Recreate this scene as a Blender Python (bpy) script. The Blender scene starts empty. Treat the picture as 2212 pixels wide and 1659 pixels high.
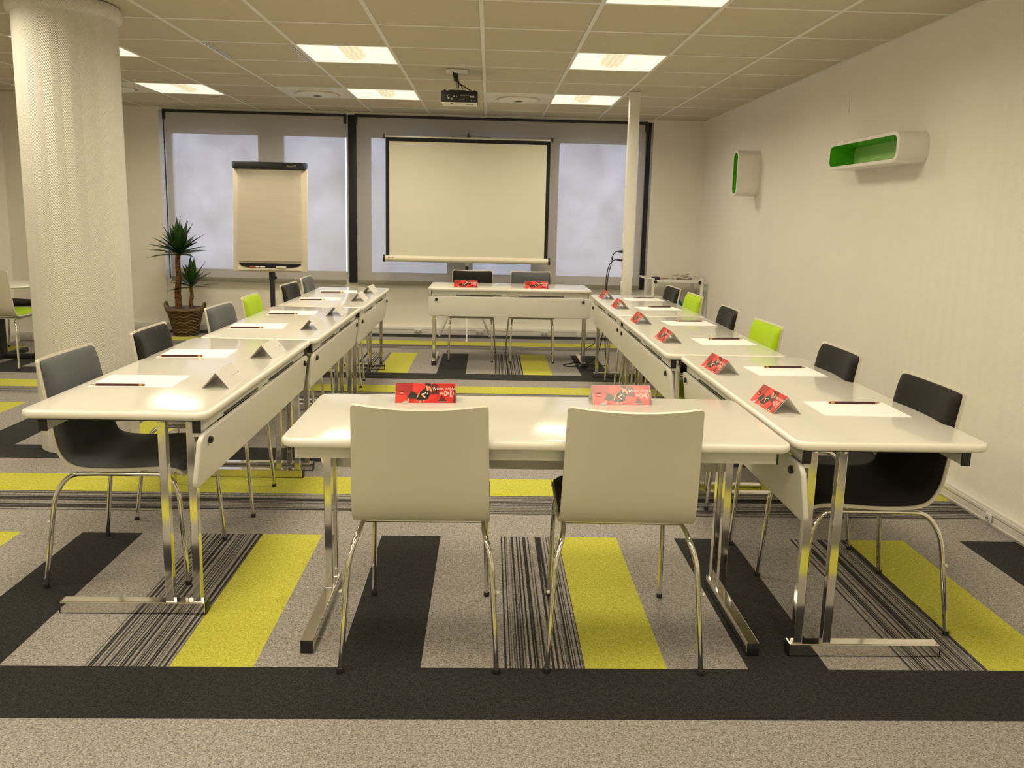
import bpy, bmesh, math, random
from mathutils import Vector, Matrix
random.seed(7)
S = bpy.context.scene
C = S.collection
PI = math.pi
H = 2.4094            # ceiling height
TZ = 0.708            # table top height

# ------------------------------------------------------------------ materials
class NT:
    def __init__(s, name):
        s.m = bpy.data.materials.new(name); s.m.use_nodes = True
        s.t = s.m.node_tree; s.n = s.t.nodes; s.l = s.t.links
        for x in list(s.n): s.n.remove(x)
        s.out = s.n.new('ShaderNodeOutputMaterial')
    def node(s, typ, **kw):
        n = s.n.new(typ)
        for k, v in kw.items():
            if k.startswith('_'): setattr(n, k[1:], v)
        for k, v in kw.items():
            if k.startswith('_'): continue
            sock = n.inputs[int(k[1:])] if (k[0] == 'i' and k[1:].isdigit()) else n.inputs[k.replace('__', ' ')]
            if hasattr(v, 'is_output'): s.l.new(v, sock)
            else: sock.default_value = v
        return n
    def math(s, op, a, b=None, c=None, clamp=False):
        n = s.n.new('ShaderNodeMath'); n.operation = op; n.use_clamp = clamp
        for i, v in enumerate((a, b, c)):
            if v is None: continue
            if hasattr(v, 'is_output'): s.l.new(v, n.inputs[i])
            else: n.inputs[i].default_value = v
        return n.outputs[0]
    def mix(s, f, a, b):
        n = s.n.new('ShaderNodeMix'); n.data_type = 'RGBA'
        for i, v in ((0, f), (6, a), (7, b)):
            if hasattr(v, 'is_output'): s.l.new(v, n.inputs[i])
            else: n.inputs[i].default_value = v if i == 0 else (tuple(v) + (1,))[:4]
        return n.outputs[2]
    def coords(s, kind='Object'):
        tc = s.n.new('ShaderNodeTexCoord')
        return tc.outputs[kind]
    def xyz(s, v):
        n = s.n.new('ShaderNodeSeparateXYZ'); s.l.new(v, n.inputs[0]); return n.outputs
    def comb(s, x, y, z):
        return s.node('ShaderNodeCombineXYZ', i0=x, i1=y, i2=z).outputs[0]
    def noise(s, v, scale, detail=2, rough=.5):
        return s.node('ShaderNodeTexNoise', Vector=v, Scale=scale, Detail=detail, Roughness=rough).outputs[0]
    def bump(s, h, strength=.3, dist=.002):
        return s.node('ShaderNodeBump', Height=h, Strength=strength, Distance=dist).outputs[0]
    def bsdf(s, color, rough=.5, metal=0., spec=.5, normal=None, coat=0., sheen=0., emit=None, estr=0.):
        n = s.n.new('ShaderNodeBsdfPrincipled')
        def put(k, v):
            if hasattr(v, 'is_output'): s.l.new(v, n.inputs[k])
            else: n.inputs[k].default_value = v
        put('Base Color', color if hasattr(color, 'is_output') else (tuple(color) + (1,))[:4])
        put('Roughness', rough); put('Metallic', metal); put('Specular IOR Level', spec)
        if normal is not None: put('Normal', normal)
        if coat: put('Coat Weight', coat); put('Coat Roughness', .08)
        if sheen: put('Sheen Weight', sheen)
        if emit is not None:
            put('Emission Color', (tuple(emit) + (1,))[:4]); put('Emission Strength', estr)
        return n.outputs[0]
    def done(s, shader):
        s.l.new(shader, s.out.inputs[0]); return s.m

def plain(name, color, rough=.5, metal=0., spec=.5, coat=0., var=.04, scale=30., bump=0., sheen=0.):
    """procedural surface: slight mottling of colour and roughness, optional fine grain"""
    t = NT(name); co = t.coords()
    nz = t.noise(co, scale, 3)
    c2 = tuple(max(0, c * (1 - 2 * var)) for c in color); c3 = tuple(min(1, c * (1 + 2 * var)) for c in color)
    col = t.mix(nz, c2, c3)
    nrm = t.bump(t.noise(co, scale * 20, 2), bump, .001) if bump else None
    return t.done(t.bsdf(col, rough, metal, spec, nrm, coat, sheen))

def carpet_mat():
    t = NT('carpet'); co = t.coords(); x, y, z = t.xyz(co)
    yy = t.math('FLOORED_MODULO', y, 2.25)
    xi = t.math('FLOORED_MODULO', t.math('FLOOR', t.math('MULTIPLY', x, 4.)), 5.)
    def between(v, a, b):
        return t.math('MULTIPLY', t.math('GREATER_THAN', v, a), t.math('LESS_THAN', v, b))
    plank = t.math('LESS_THAN', yy, 1.0)
    notp = t.math('SUBTRACT', 1., plank)
    green = t.math('ADD', t.math('MULTIPLY', plank, between(xi, -.5, .5)), t.math('MULTIPLY', notp, between(yy, 1.5, 1.75)))
    black = t.math('ADD', t.math('MULTIPLY', plank, between(xi, 1.5, 2.5)), t.math('MULTIPLY', notp, between(yy, 2.0, 2.25)))
    lined = t.math('ADD', t.math('MULTIPLY', plank, between(xi, 3.5, 4.5)), t.math('MULTIPLY', notp, between(yy, 1.25, 1.5)))
    n1 = t.noise(co, 190., 2, .7); n2 = t.noise(co, 70., 3, .6)
    fz = t.math('ADD', t.math('MULTIPLY', n1, .7), t.math('MULTIPLY', n2, .3))
    fzc = t.node('ShaderNodeMapRange', Value=fz, i1=.36, i2=.64, i3=0., i4=1.).outputs[0]
    grey = t.mix(fzc, (.115, .107, .10), (.46, .435, .42))
    grn = t.mix(fzc, (.33, .33, .025), (.64, .63, .11))
    blk = t.mix(fzc, (.006, .006, .006), (.040, .039, .039))
    # thin yarn lines running along the plank
    across = t.math('ADD', t.math('MULTIPLY', plank, x), t.math('MULTIPLY', notp, y))
    along = t.math('ADD', t.math('MULTIPLY', plank, y), t.math('MULTIPLY', notp, x))
    lv = t.comb(t.math('MULTIPLY', across, 62.), t.math('MULTIPLY', along, .15), 0.)
    ln = t.node('ShaderNodeTexNoise', Vector=lv, Scale=2.1, Detail=1., Roughness=.4).outputs[0]
    lm = t.node('ShaderNodeMapRange', Value=ln, i1=.46, i2=.54, i3=0., i4=1.).outputs[0]
    lc = t.mix(lm, blk, grey)
    col = t.mix(green, grey, grn); col = t.mix(black, col, blk); col = t.mix(lined, col, lc)
    nrm = t.bump(fz, .5, .004)
    return t.done(t.bsdf(col, .95, spec=.12, normal=nrm, sheen=.05))

def wallpaper_mat(name, mode, color, strength=.5):
    """painted herringbone glass-fibre wallpaper; mode 'uv' = pillar, 'yz'/'xz' = flat walls"""
    t = NT(name)
    if mode == 'uv':
        u, v, _ = t.xyz(t.coords('UV'))
    else:
        x, y, z = t.xyz(t.coords()); u = y if mode == 'yz' else x; v = z
    per, pitch = .088, .0135
    tri = t.math('PINGPONG', u, per / 2)
    w = t.math('MULTIPLY', t.math('ADD', v, t.math('MULTIPLY', tri, 1.7)), 2 * PI / pitch)
    h = t.math('SINE', w)
    weave = t.noise(t.coords(), 240., 2)
    hh = t.math('ADD', t.math('MULTIPLY', h, .5), t.math('MULTIPLY', weave, .5))
    nz = t.noise(t.coords(), 2.5, 3)
    col = t.mix(nz, tuple(c * .96 for c in color), tuple(min(1, c * 1.03) for c in color))
    return t.done(t.bsdf(col, .7, spec=.3, normal=t.bump(hh, strength, .005)))

def trunking_mat(name):
    t = NT(name); co = t.coords()
    nz = t.noise(co, 3., 3)
    sx, sy, sz = t.xyz(co)
    scr = t.node('ShaderNodeTexNoise', Vector=t.comb(t.math('MULTIPLY', sx, 9.), t.math('MULTIPLY', sy, 9.), t.math('MULTIPLY', sz, 60.)), Scale=2., Detail=3., Roughness=.6).outputs[0]
    m = t.node('ShaderNodeMapRange', Value=scr, i1=.70, i2=.74, i3=0., i4=1.).outputs[0]
    base = t.mix(nz, (.70, .68, .65), (.80, .78, .75))
    return t.done(t.bsdf(t.mix(m, base, (.12, .10, .08)), .5, spec=.4))

def tile_mat():
    t = NT('ceiling_tile'); co = t.coords(); x, y, z = t.xyz(co)
    fine = t.node('ShaderNodeTexNoise', Vector=t.comb(t.math('MULTIPLY', x, 25.), t.math('MULTIPLY', y, 90.), 0.), Scale=1., Detail=3., Roughness=.6).outputs[0]
    n2 = t.noise(co, .8, 3)
    col = t.mix(fine, (.57, .51, .41), (.65, .585, .48))
    col = t.mix(t.math('MULTIPLY', n2, .25), col, (.53, .475, .385))
    return t.done(t.bsdf(col, .9, spec=.15, normal=t.bump(t.noise(co, 350., 2), .2, .001)))

def blind_mat():
    t = NT('sunscreen_fabric'); co = t.coords(); x, y, z = t.xyz(co)
    wv = t.noise(co, 330., 2, .7)
    thr = t.node('ShaderNodeTexNoise', Vector=t.comb(t.math('MULTIPLY', x, 120.), 0., t.math('MULTIPLY', z, 320.)), Scale=1., Detail=2.).outputs[0]
    g = t.math('ADD', t.math('MULTIPLY', wv, .5), t.math('MULTIPLY', thr, .5))
    col = t.mix(g, (.52, .49, .43), (.72, .68, .61))
    dif = t.node('ShaderNodeBsdfDiffuse', Color=col).outputs[0]
    trl = t.node('ShaderNodeBsdfTranslucent', Color=(.50, .47, .47, 1)).outputs[0]
    tra = t.node('ShaderNodeBsdfTransparent', Color=(.95, .93, .95, 1)).outputs[0]
    a = t.node('ShaderNodeMixShader', Fac=.25, i1=dif, i2=trl).outputs[0]
    op = t.node('ShaderNodeMapRange', Value=g, i1=.35, i2=.65, i3=.14, i4=.30).outputs[0]
    b = t.node('ShaderNodeMixShader', Fac=op, i1=a, i2=tra).outputs[0]
    return t.done(b)

def glass_mat():
    t = NT('window_glass')
    tr = t.node('ShaderNodeBsdfTransparent', Color=(.93, .96, .96, 1)).outputs[0]
    gl = t.node('ShaderNodeBsdfGlossy', Color=(1, 1, 1, 1), Roughness=.02).outputs[0]
    fr = t.node('ShaderNodeFresnel', IOR=1.45).outputs[0]
    return t.done(t.node('ShaderNodeMixShader', Fac=fr, i1=tr, i2=gl).outputs[0])

def wicker_mat():
    t = NT('wicker'); u, v, _ = t.xyz(t.coords('UV'))
    row = t.math('FLOOR', v)
    a = t.math('SINE', t.math('MULTIPLY', t.math('ADD', u, row), PI))
    b = t.math('SINE', t.math('MULTIPLY', t.math('FRACT', v), PI))
    h = t.math('MULTIPLY', t.math('ADD', t.math('MULTIPLY', a, .5), .5), b)
    nz = t.noise(t.coords(), 60., 3)
    col = t.mix(h, (.025, .014, .006), (.30, .19, .085))
    col = t.mix(t.math('MULTIPLY', nz, .5), col, (.12, .065, .03))
    return t.done(t.bsdf(col, .6, spec=.3, normal=t.bump(h, 1., .012)))

def trunk_mat():
    t = NT('yucca_bark'); co = t.coords(); x, y, z = t.xyz(co)
    rg = t.node('ShaderNodeTexNoise', Vector=t.comb(t.math('MULTIPLY', x, 20.), t.math('MULTIPLY', y, 20.), t.math('MULTIPLY', z, 110.)), Scale=1., Detail=4., Roughness=.65).outputs[0]
    col = t.node('ShaderNodeMapRange', Value=rg, i1=.35, i2=.65, i3=0., i4=1.).outputs[0]
    c = t.mix(col, (.045, .02, .008), (.30, .16, .06))
    return t.done(t.bsdf(c, .8, spec=.2, normal=t.bump(rg, .8, .01)))

def leaf_mat():
    t = NT('yucca_leaf'); co = t.coords()
    nz = t.noise(co, 12., 2)
    c = t.mix(nz, (.006, .03, .006), (.045, .12, .02))
    return t.done(t.bsdf(c, .4, spec=.5))

def wood_mat(name, a, b, sc=8.):
    t = NT(name); co = t.coords(); x, y, z = t.xyz(co)
    g = t.node('ShaderNodeTexNoise', Vector=t.comb(t.math('MULTIPLY', x, sc), t.math('MULTIPLY', y, sc * 12), t.math('MULTIPLY', z, sc * 12)), Scale=1., Detail=3.).outputs[0]
    return t.done(t.bsdf(t.mix(g, a, b), .5))

def emit_mat(name, col, strength, base=(.9, .9, .85), pattern=False):
    t = NT(name)
    if pattern:
        co = t.coords()
        w = t.node('ShaderNodeTexWave', Vector=co, Scale=9., Distortion=4., Detail=1.).outputs[1]
        c = t.mix(w, tuple(k * .78 for k in col), col)
        n = t.n.new('ShaderNodeBsdfPrincipled')
        n.inputs['Base Color'].default_value = tuple(base) + (1,); n.inputs['Roughness'].default_value = .6
        t.l.new(c, n.inputs['Emission Color']); n.inputs['Emission Strength'].default_value = strength
        return t.done(n.outputs[0])
    return t.done(t.bsdf(base, .5, emit=col, estr=strength))

M = {}
def mk():
    W = (.80, .785, .755)
    M['carpet'] = carpet_mat()
    M['pillar'] = wallpaper_mat('pillar_wallpaper', 'uv', (.88, .85, .80), .8)
    M['wall_yz'] = wallpaper_mat('wall_paper_side', 'yz', (.90, .87, .82), .3)
    M['wall_xz'] = wallpaper_mat('wall_paper_end', 'xz', (.88, .85, .78), .25)
    M['wall_plain'] = plain('painted_wall', (.78, .76, .72), .7, var=.02, scale=4., bump=.1)
    M['tile'] = tile_mat()
    M['grid'] = plain('grid_metal', (.78, .75, .70), .4, var=.02)
    M['trunk'] = trunking_mat('trunking_paint')
    M['top'] = plain('table_laminate', (.635, .62, .575), .12, spec=.4, var=.012, scale=3.)
    M['panel'] = plain('panel_laminate', (.80, .785, .75), .38, var=.012, scale=3.)
    M['edge'] = plain('table_edge', (.80, .775, .73), .35, var=.03, scale=12.)
    M['rail'] = plain('rail_aluminium', (.70, .70, .66), .35, .35, var=.03)
    M['chrome'] = plain('chrome', (.80, .78, .74), .10, 1., var=.03, scale=8.)
    M['black_plastic'] = plain('black_plastic', (.012, .012, .014), .45, var=.1)
    M['dark_metal'] = plain('dark_metal', (.03, .03, .032), .4, .3, var=.1)
    M['shell'] = plain('chair_shell', (.61, .58, .50), .42, var=.015, scale=5.)
    M['pad_black'] = plain('black_fabric', (.013, .011, .010), .85, spec=.2, var=.15, scale=80., bump=.2, sheen=.05)
    M['pad_grey'] = plain('grey_fabric', (.085, .09, .10), .8, spec=.25, var=.08, scale=80., bump=.2, sheen=.05)
    M['pad_green'] = plain('green_fabric', (.33, .50, .008), .8, spec=.2, var=.05, scale=80., bump=.2, sheen=.05)
    M['sheet'] = plain('writing_paper', (.87, .865, .875), .6, spec=.3, var=.006)
    t = NT('paper'); nz = t.noise(t.coords(), 30., 3); pc = t.mix(nz, (.85, .84, .83), (.87, .86, .85))
    a = t.bsdf(pc, .7, spec=.3); b = t.node('ShaderNodeBsdfTranslucent', Color=(.86, .83, .78, 1)).outputs[0]
    M['paper'] = t.done(t.node('ShaderNodeMixShader', Fac=.35, i1=a, i2=b).outputs[0])
    M['white_plastic'] = plain('white_plastic', (.80, .79, .76), .4, var=.02)
    M['white_gloss'] = plain('white_lacquer', (.82, .80, .75), .3, var=.015, scale=5.)
    M['screen'] = plain('screen_fabric', (.74, .72, .62), .85, spec=.15, var=.015, scale=3.)
    M['screen_black'] = plain('screen_border', (.008, .008, .008), .8, var=.1)
    M['blind'] = blind_mat()
    M['glass'] = glass_mat()
    M['frame_black'] = plain('black_window_frame', (.014, .013, .018), .5, var=.1)
    M['green_gloss'] = plain('green_lacquer', (.09, .50, .012), .35, var=.03, scale=5.)
    M['green_back'] = plain('pale_green_back', (.42, .70, .24), .35, var=.03, scale=5.)
    M['wicker'] = wicker_mat(); M['bark'] = trunk_mat(); M['leaf'] = leaf_mat()
    M['wicker_plain'] = plain('wicker_rod', (.17, .11, .055), .6, var=.2, scale=60., bump=.4)
    M['soil'] = plain('soil', (.03, .022, .015), .9, var=.3, scale=80., bump=.6)
    M['liner'] = plain('pot_liner', (.25, .22, .26), .4, var=.1)
    M['pencil'] = plain('pencil_lacquer', (.060, .008, .010), .3, var=.05)
    M['pencil_wood'] = wood_mat('pencil_wood', (.45, .28, .13), (.62, .42, .22))
    M['lead'] = plain('pencil_lead', (.03, .03, .03), .4, var=.1)
    M['brass'] = plain('brass_ferrule', (.75, .52, .16), .3, 1., var=.1, scale=200.)
    M['eraser'] = plain('pencil_eraser', (.22, .06, .035), .7, var=.05)
    M['red'] = plain('print_red', (.55, .022, .018), .32, var=.12, scale=14.)
    M['red_light'] = plain('print_light_red', (.72, .04, .03), .32, var=.06)
    M['red_mid'] = plain('print_mid_red', (.36, .018, .015), .32, var=.06)
    M['red_dark'] = plain('print_dark_red', (.12, .012, .010), .32, var=.06)
    M['print_black'] = plain('print_black', (.018, .015, .014), .32, var=.1)
    M['print_skin'] = plain('print_skin', (.72, .36, .20), .32, var=.05)
    M['print_hair'] = plain('print_hair', (.70, .42, .20), .32, var=.05)
    M['print_pink'] = plain('print_pink', (.75, .22, .22), .32, var=.05)
    M['print_white'] = plain('print_white', (.86, .84, .80), .32, var=.02)
    M['ink'] = plain('ink', (.04, .035, .03), .5, var=.1)
    M['ink_faint'] = plain('faint_ink', (.62, .52, .47), .5, var=.1)
    M['text_pale'] = plain('pale_lettering', (.40, .37, .30), .5, var=.05)
    M['logo_red'] = plain('logo_red', (.42, .10, .05), .5, var=.05)
    M['blue_cap'] = plain('blue_plastic', (.055, .085, .17), .4, var=.1)
    M['pad_paper'] = wood_mat('flip_paper', (.66, .60, .53), (.76, .71, .64), 3.)
    M['easel'] = plain('easel_lacquer', (.80, .75, .62), .4, var=.02)
    M['teal'] = plain('teal_bag', (.012, .20, .24), .5, var=.15)
    M['cable_white'] = plain('cable_white', (.62, .58, .50), .5, var=.05)
    M['light_reflector'] = emit_mat('lamp_reflector', (1., .92, .64), .80, (.3, .3, .28))
    M['light_basket'] = emit_mat('lamp_basket', (1., .86, .54), .74, (.25, .24, .2), pattern=True)
    M['light_slot'] = emit_mat('lamp_slot', (1., .95, .78), 1.5)
    M['facade'] = plain('street_facade', (.62, .58, .60), .8, var=.35, scale=1.1)
    M['street'] = plain('street_ground', (.30, .30, .31), .9, var=.2, scale=2.)
    M['foliage'] = plain('street_foliage', (.10, .16, .06), .8, var=.3, scale=6.)
mk()

# ------------------------------------------------------------------ mesh helpers
FLAT = {'foot_bar', 'crossbar', 'apron_rail'}
def finish(name, bm, mats, parent=None, smooth=35, loc=None, rot=None):
    if name in FLAT: smooth = 0
    bm.normal_update()
    me = bpy.data.meshes.new(name); bm.to_mesh(me); bm.free()
    if not isinstance(mats, (list, tuple)): mats = [mats]
    for m in mats: me.materials.append(M[m] if isinstance(m, str) else m)
    if smooth:
        for p in me.polygons: p.use_smooth = True
        me.set_sharp_from_angle(angle=math.radians(smooth))
    return link(name, me, parent, loc, rot)
def link(name, me, parent=None, loc=None, rot=None):
    o = bpy.data.objects.new(name, me); C.objects.link(o)
    if parent is not None: o.parent = parent
    if loc: o.location = loc
    if rot: o.rotation_euler = rot
    return o
def tag(o, label=None, cat=None, group=None, kind=None):
    if label: o['label'] = label
    if cat: o['category'] = cat
    if group: o['group'] = group
    if kind: o['kind'] = kind
    return o
def thing(name, label, cat, loc=(0, 0, 0), rz=0., group=None):
    o = bpy.data.objects.new(name, None); o.empty_display_size = .1; C.objects.link(o)
    o.location = loc; o.rotation_euler = (0, 0, rz)
    return tag(o, label, cat, group)
def struct(name, bm, mats, parent=None, smooth=35, label=None):
    o = finish(name, bm, mats, parent, smooth)
    if parent is None: o['kind'] = 'structure'
    if label: o['label'] = label
    return o
def copy_tree(o, parent=None):
    c = o.copy(); C.objects.link(c)
    if parent is not None: c.parent = parent
    for ch in list(o.children): copy_tree(ch, c)
    return c
B = bmesh.new
def setmat(bm, n0, mi):
    bm.faces.ensure_lookup_table()
    for f in bm.faces[n0:]: f.material_index = mi
def box(bm, x0, x1, y0, y1, z0, z1, bev=0., seg=2, mi=0):
    n0 = len(bm.faces)
    r = bmesh.ops.create_cube(bm, size=1.)
    vs = r['verts']
    for v in vs:
        v.co = Vector(((x0 + x1) / 2 + v.co.x * (x1 - x0), (y0 + y1) / 2 + v.co.y * (y1 - y0), (z0 + z1) / 2 + v.co.z * (z1 - z0)))
    if bev:
        es = list({e for v in vs for e in v.link_edges})
        r = bmesh.ops.bevel(bm, geom=es, offset=bev, segments=seg, affect='EDGES', profile=.5)
        for f in r['faces']: f.material_index = mi
        bm.faces.ensure_lookup_table()
    if mi: setmat(bm, n0, mi)
    return bm
def smooth_path(pts, n=8, closed=False):
    P = [Vector(p) for p in pts]; out = []
    N = len(P)
    for i in range(N if closed else N - 1):
        p0 = P[(i - 1) % N] if (closed or i > 0) else P[0] * 2 - P[1]
        p1 = P[i]; p2 = P[(i + 1) % N]
        p3 = P[(i + 2) % N] if (closed or i + 2 < N) else P[-1] * 2 - P[-2]
        for k in range(n):
            t = k / n
            out.append(.5 * ((2 * p1) + (p2 - p0) * t + (2 * p0 - 5 * p1 + 4 * p2 - p3) * t * t + (3 * p1 - p0 - 3 * p2 + p3) * t ** 3))
    if not closed: out.append(P[-1])
    return out
def round_path(pts, rad, n=5):
    """polyline with rounded corners"""
    P = [Vector(p) for p in pts]; out = [P[0]]
    for i in range(1, len(P) - 1):
        a, b, c = P[i - 1], P[i], P[i + 1]
        r = rad if not isinstance(rad, (list, tuple)) else rad[i - 1]
        d1 = (a - b); d2 = (c - b); k = min(r, d1.length * .49, d2.length * .49)
        s, e = b + d1.normalized() * k, b + d2.normalized() * k
        for j in range(n + 1):
            t = j / n
            out.append((1 - t) ** 2 * s + 2 * t * (1 - t) * b + t * t * e)
    out.append(P[-1]); return out
def tube(bm, path, r, seg=10, cap=True, mi=0, square=False):
    n0 = len(bm.faces)
    P = [Vector(p) for p in path]
    rings = []; up = None
    for i, p in enumerate(P):
        a = P[max(0, i - 1)]; b = P[min(len(P) - 1, i + 1)]
        t = (b - a).normalized()
        if up is None:
            ref = Vector((0, 0, 1)) if abs(t.z) < .9 else Vector((0, 1, 0))
            up = (ref - t * ref.dot(t)).normalized()
        else:
            up = (up - t * up.dot(t)).normalized()
        side = t.cross(up)
        rr = r(i / (len(P) - 1)) if callable(r) else r
        ring = []
        for k in range(seg):
            an = 2 * PI * k / seg + (PI / 4 if square else 0)
            ring.append(bm.verts.new(p + (up * math.cos(an) + side * math.sin(an)) * rr))
        rings.append(ring)
    for i in range(len(rings) - 1):
        for k in range(seg):
            a, b = rings[i], rings[i + 1]
            bm.faces.new((a[k], a[(k + 1) % seg], b[(k + 1) % seg], b[k]))
    if cap:
        bm.faces.new(list(reversed(rings[0]))); bm.faces.new(rings[-1])
    if mi: setmat(bm, n0, mi)
    return bm
def lathe(bm, prof, cx=0, cy=0, seg=32, mi=0, cap0=True, cap1=True, uv=None, axis='z'):
    n0 = len(bm.faces)
    rings = []
    for r, z in prof:
        ring = []
        for k in range(seg):
            a = 2 * PI * k / seg
            ring.append(bm.verts.new((cx + r * math.cos(a), cy + r * math.sin(a), z)))
        rings.append(ring)
    uvl = bm.loops.layers.uv.verify() if uv else None
    for i in range(len(rings) - 1):
        for k in range(seg):
            a, b = rings[i], rings[i + 1]
            f = bm.faces.new((a[k], a[(k + 1) % seg], b[(k + 1) % seg], b[k]))
            if uv:
                us, vs = uv
                vals = ((k, i), (k + 1, i), (k + 1, i + 1), (k, i + 1))
                for lp, (kk, ii) in zip(f.loops, vals):
                    lp[uvl].uv = (kk / seg * us, vs(prof[ii], ii))
    if cap0: bm.faces.new(list(reversed(rings[0])))
    if cap1: bm.faces.new(rings[-1])
    if mi: setmat(bm, n0, mi)
    return bm
def rrect(hx, hy, r, n=6):
    pts = []
    for cx, cy, a0 in ((hx - r, hy - r, 0), (-hx + r, hy - r, 90), (-hx + r, -hy + r, 180), (hx - r, -hy + r, 270)):
        for k in range(n + 1):
            a = math.radians(a0 + 90 * k / n)
            pts.append((cx + r * math.cos(a), cy + r * math.sin(a)))
    return pts
def loft(bm, rings, cap0=True, cap1=True, mi=0):
    n0 = len(bm.faces)
    R = [[bm.verts.new(p) for p in ring] for ring in rings]
    n = len(R[0])
    for i in range(len(R) - 1):
        for k in range(n):
            bm.faces.new((R[i][k], R[i][(k + 1) % n], R[i + 1][(k + 1) % n], R[i + 1][k]))
    if cap0: bm.faces.new(list(reversed(R[0])))
    if cap1: bm.faces.new(R[-1])
    if mi: setmat(bm, n0, mi)
    return bm
def slab(bm, hx, hy, r, z0, z1, edge, cx=0, cy=0, n=6, m=4, mi=0):
    """rounded-corner slab with bull-nosed edge"""
    rings = []
    h = (z1 - z0); e = min(edge, h / 2)
    prof = [(e - e * math.sin(PI / 2 * k / m), z0 + e - e * math.cos(PI / 2 * k / m)) for k in range(m + 1)]
    prof += [(e - e * math.cos(PI / 2 * k / m), z1 - e + e * math.sin(PI / 2 * k / m)) for k in range(m + 1)]
    for ins, z in prof:
        rings.append([(cx + x, cy + y, z) for x, y in rrect(hx - ins, hy - ins, max(.002, r - ins), n)])
    return loft(bm, rings, mi=mi)
def prism(bm, pts, d0, d1, axis='y', mi=0):
    f = {'y': lambda a, b, d: (a, d, b), 'z': lambda a, b, d: (a, b, d), 'x': lambda a, b, d: (d, a, b)}[axis]
    return loft(bm, [[f(a, b, d0) for a, b in pts], [f(a, b, d1) for a, b in pts]], mi=mi)
def fix_normals(bm):
    bmesh.ops.recalc_face_normals(bm, faces=bm.faces); return bm
_dg = None
def text_bm(bm, s, size, xform, mi=0, sx=1., sy=1., extrude=0.):
    """lettering as flat mesh; xform maps (u, v) to a point"""
    cu = bpy.data.curves.new('lettering', 'FONT'); cu.body = s; cu.size = size; cu.extrude = 0.; cu.resolution_u = 3
    o = bpy.data.objects.new('lettering', cu); C.objects.link(o)
    bpy.context.view_layer.update()
    me = bpy.data.meshes.new_from_object(o.evaluated_get(bpy.context.evaluated_depsgraph_get()))
    bpy.data.objects.remove(o); bpy.data.curves.remove(cu)
    vs = [bm.verts.new(xform(v.co.x * sx, v.co.y * sy)) for v in me.vertices]
    w = max([v.co.x * sx for v in me.vertices] or [0])
    for p in me.polygons:
        try:
            f = bm.faces.new([vs[i] for i in p.vertices]); f.material_index = mi
        except ValueError: pass
    bpy.data.meshes.remove(me)
    return w

# ------------------------------------------------------------------ room shell
XR, XL = 2.03, -5.06
YB = 6.70             # face of the wall piers beside the window bay
YN = -4.7             # wall behind the camera
bm = B(); box(bm, XL - .1, XR + .1, YN - .1, 7.1, -.12, 0); struct('floor', bm, 'carpet', smooth=0)
bm = B(); box(bm, XR, XR + .12, YN, 7.1, 0, H + .25); struct('wall_right', bm, 'wall_yz', smooth=0)
bm = B(); box(bm, XL - .12, XL, YN, 5.9, 0, H + .25); struct('wall_left', bm, 'wall_yz', smooth=0)
bm = B(); box(bm, XL - .12, XR + .12, YN - .12, YN, 0, H + .25); struct('wall_front', bm, 'wall_plain', smooth=0)
bm = B()
box(bm, XL - .12, -4.45, 5.87, 7.1, 0, H + .25)
box(bm, -4.45, -3.887, YB, 7.1, 0, H + .25)
box(bm, 1.458, XR, YB, 7.1, 0, H + .25)
# below-window wall, piers between the panes and head
box(bm, -3.887, 1.458, 6.76, 7.1, 0, .60)
box(bm, -3.887, 1.458, 6.86, 7.1, .60, .642)
box(bm, -3.887, 1.458, 6.86, 7.1, 2.20, H + .25)
for a, b in ((-2.865, -2.655), (-1.89, -1.69), (-.76, -.537), (.20, .418), (1.385, 1.458)):
    box(bm, a, b, 6.86, 7.1, .642, 2.20)
struct('wall_back', bm, 'wall_xz', smooth=0)
# windows: five panes, each a frame with its glass
for i, (a, b) in enumerate(((-3.887, -2.865), (-2.655, -1.89), (-1.69, -.76), (-.537, .20), (.418, 1.385))):
    bm = B(); w = .035
    box(bm, a, a + w, 6.93, 6.98, .642, 2.20); box(bm, b - w, b, 6.93, 6.98, .642, 2.20)
    box(bm, a + w, b - w, 6.93, 6.98, .642, .642 + w); box(bm, a + w, b - w, 6.93, 6.98, 2.20 - w, 2.20)
    fr = struct('window_%d' % (i + 1), bm, 'white_plastic', smooth=0)
    bm = B(); box(bm, a + w, b - w, 6.952, 6.958, .642 + w, 2.20 - w)
    finish('window_glass', bm, 'glass', fr, 0)
# dark posts that stand between and beside the blinds
for i, (a, b) in enumerate(((-1.872, -1.786), (1.388, 1.440))):
    bm = B(); box(bm, a, b, 6.725, 6.765, .57 if i == 0 else .555, 2.385, .004); struct('trim_%d' % (i + 1), bm, 'frame_black', label='black post at the blind edge')
bm = B(); box(bm, -3.887, 1.458, 6.702, 6.86, 2.388, H + .01, .003); struct('trim_3', bm, 'white_plastic')
# pillar with a small collar at the ceiling
PX, PY, PR = -2.606, 2.333, .2535
bm = B()
lathe(bm, [(PR, 0.), (PR, .6), (PR, 1.2), (PR, 1.8), (PR, H - .075), (PR + .02, H - .065), (PR + .026, H - .045), (PR + .024, H - .02), (PR + .012, H)], PX, PY, 96,
      uv=(2 * PI * PR, lambda p, i: p[1]))
o = struct('trim_4', bm, 'pillar', smooth=50, label='round pillar papered in a herringbone relief')
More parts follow.
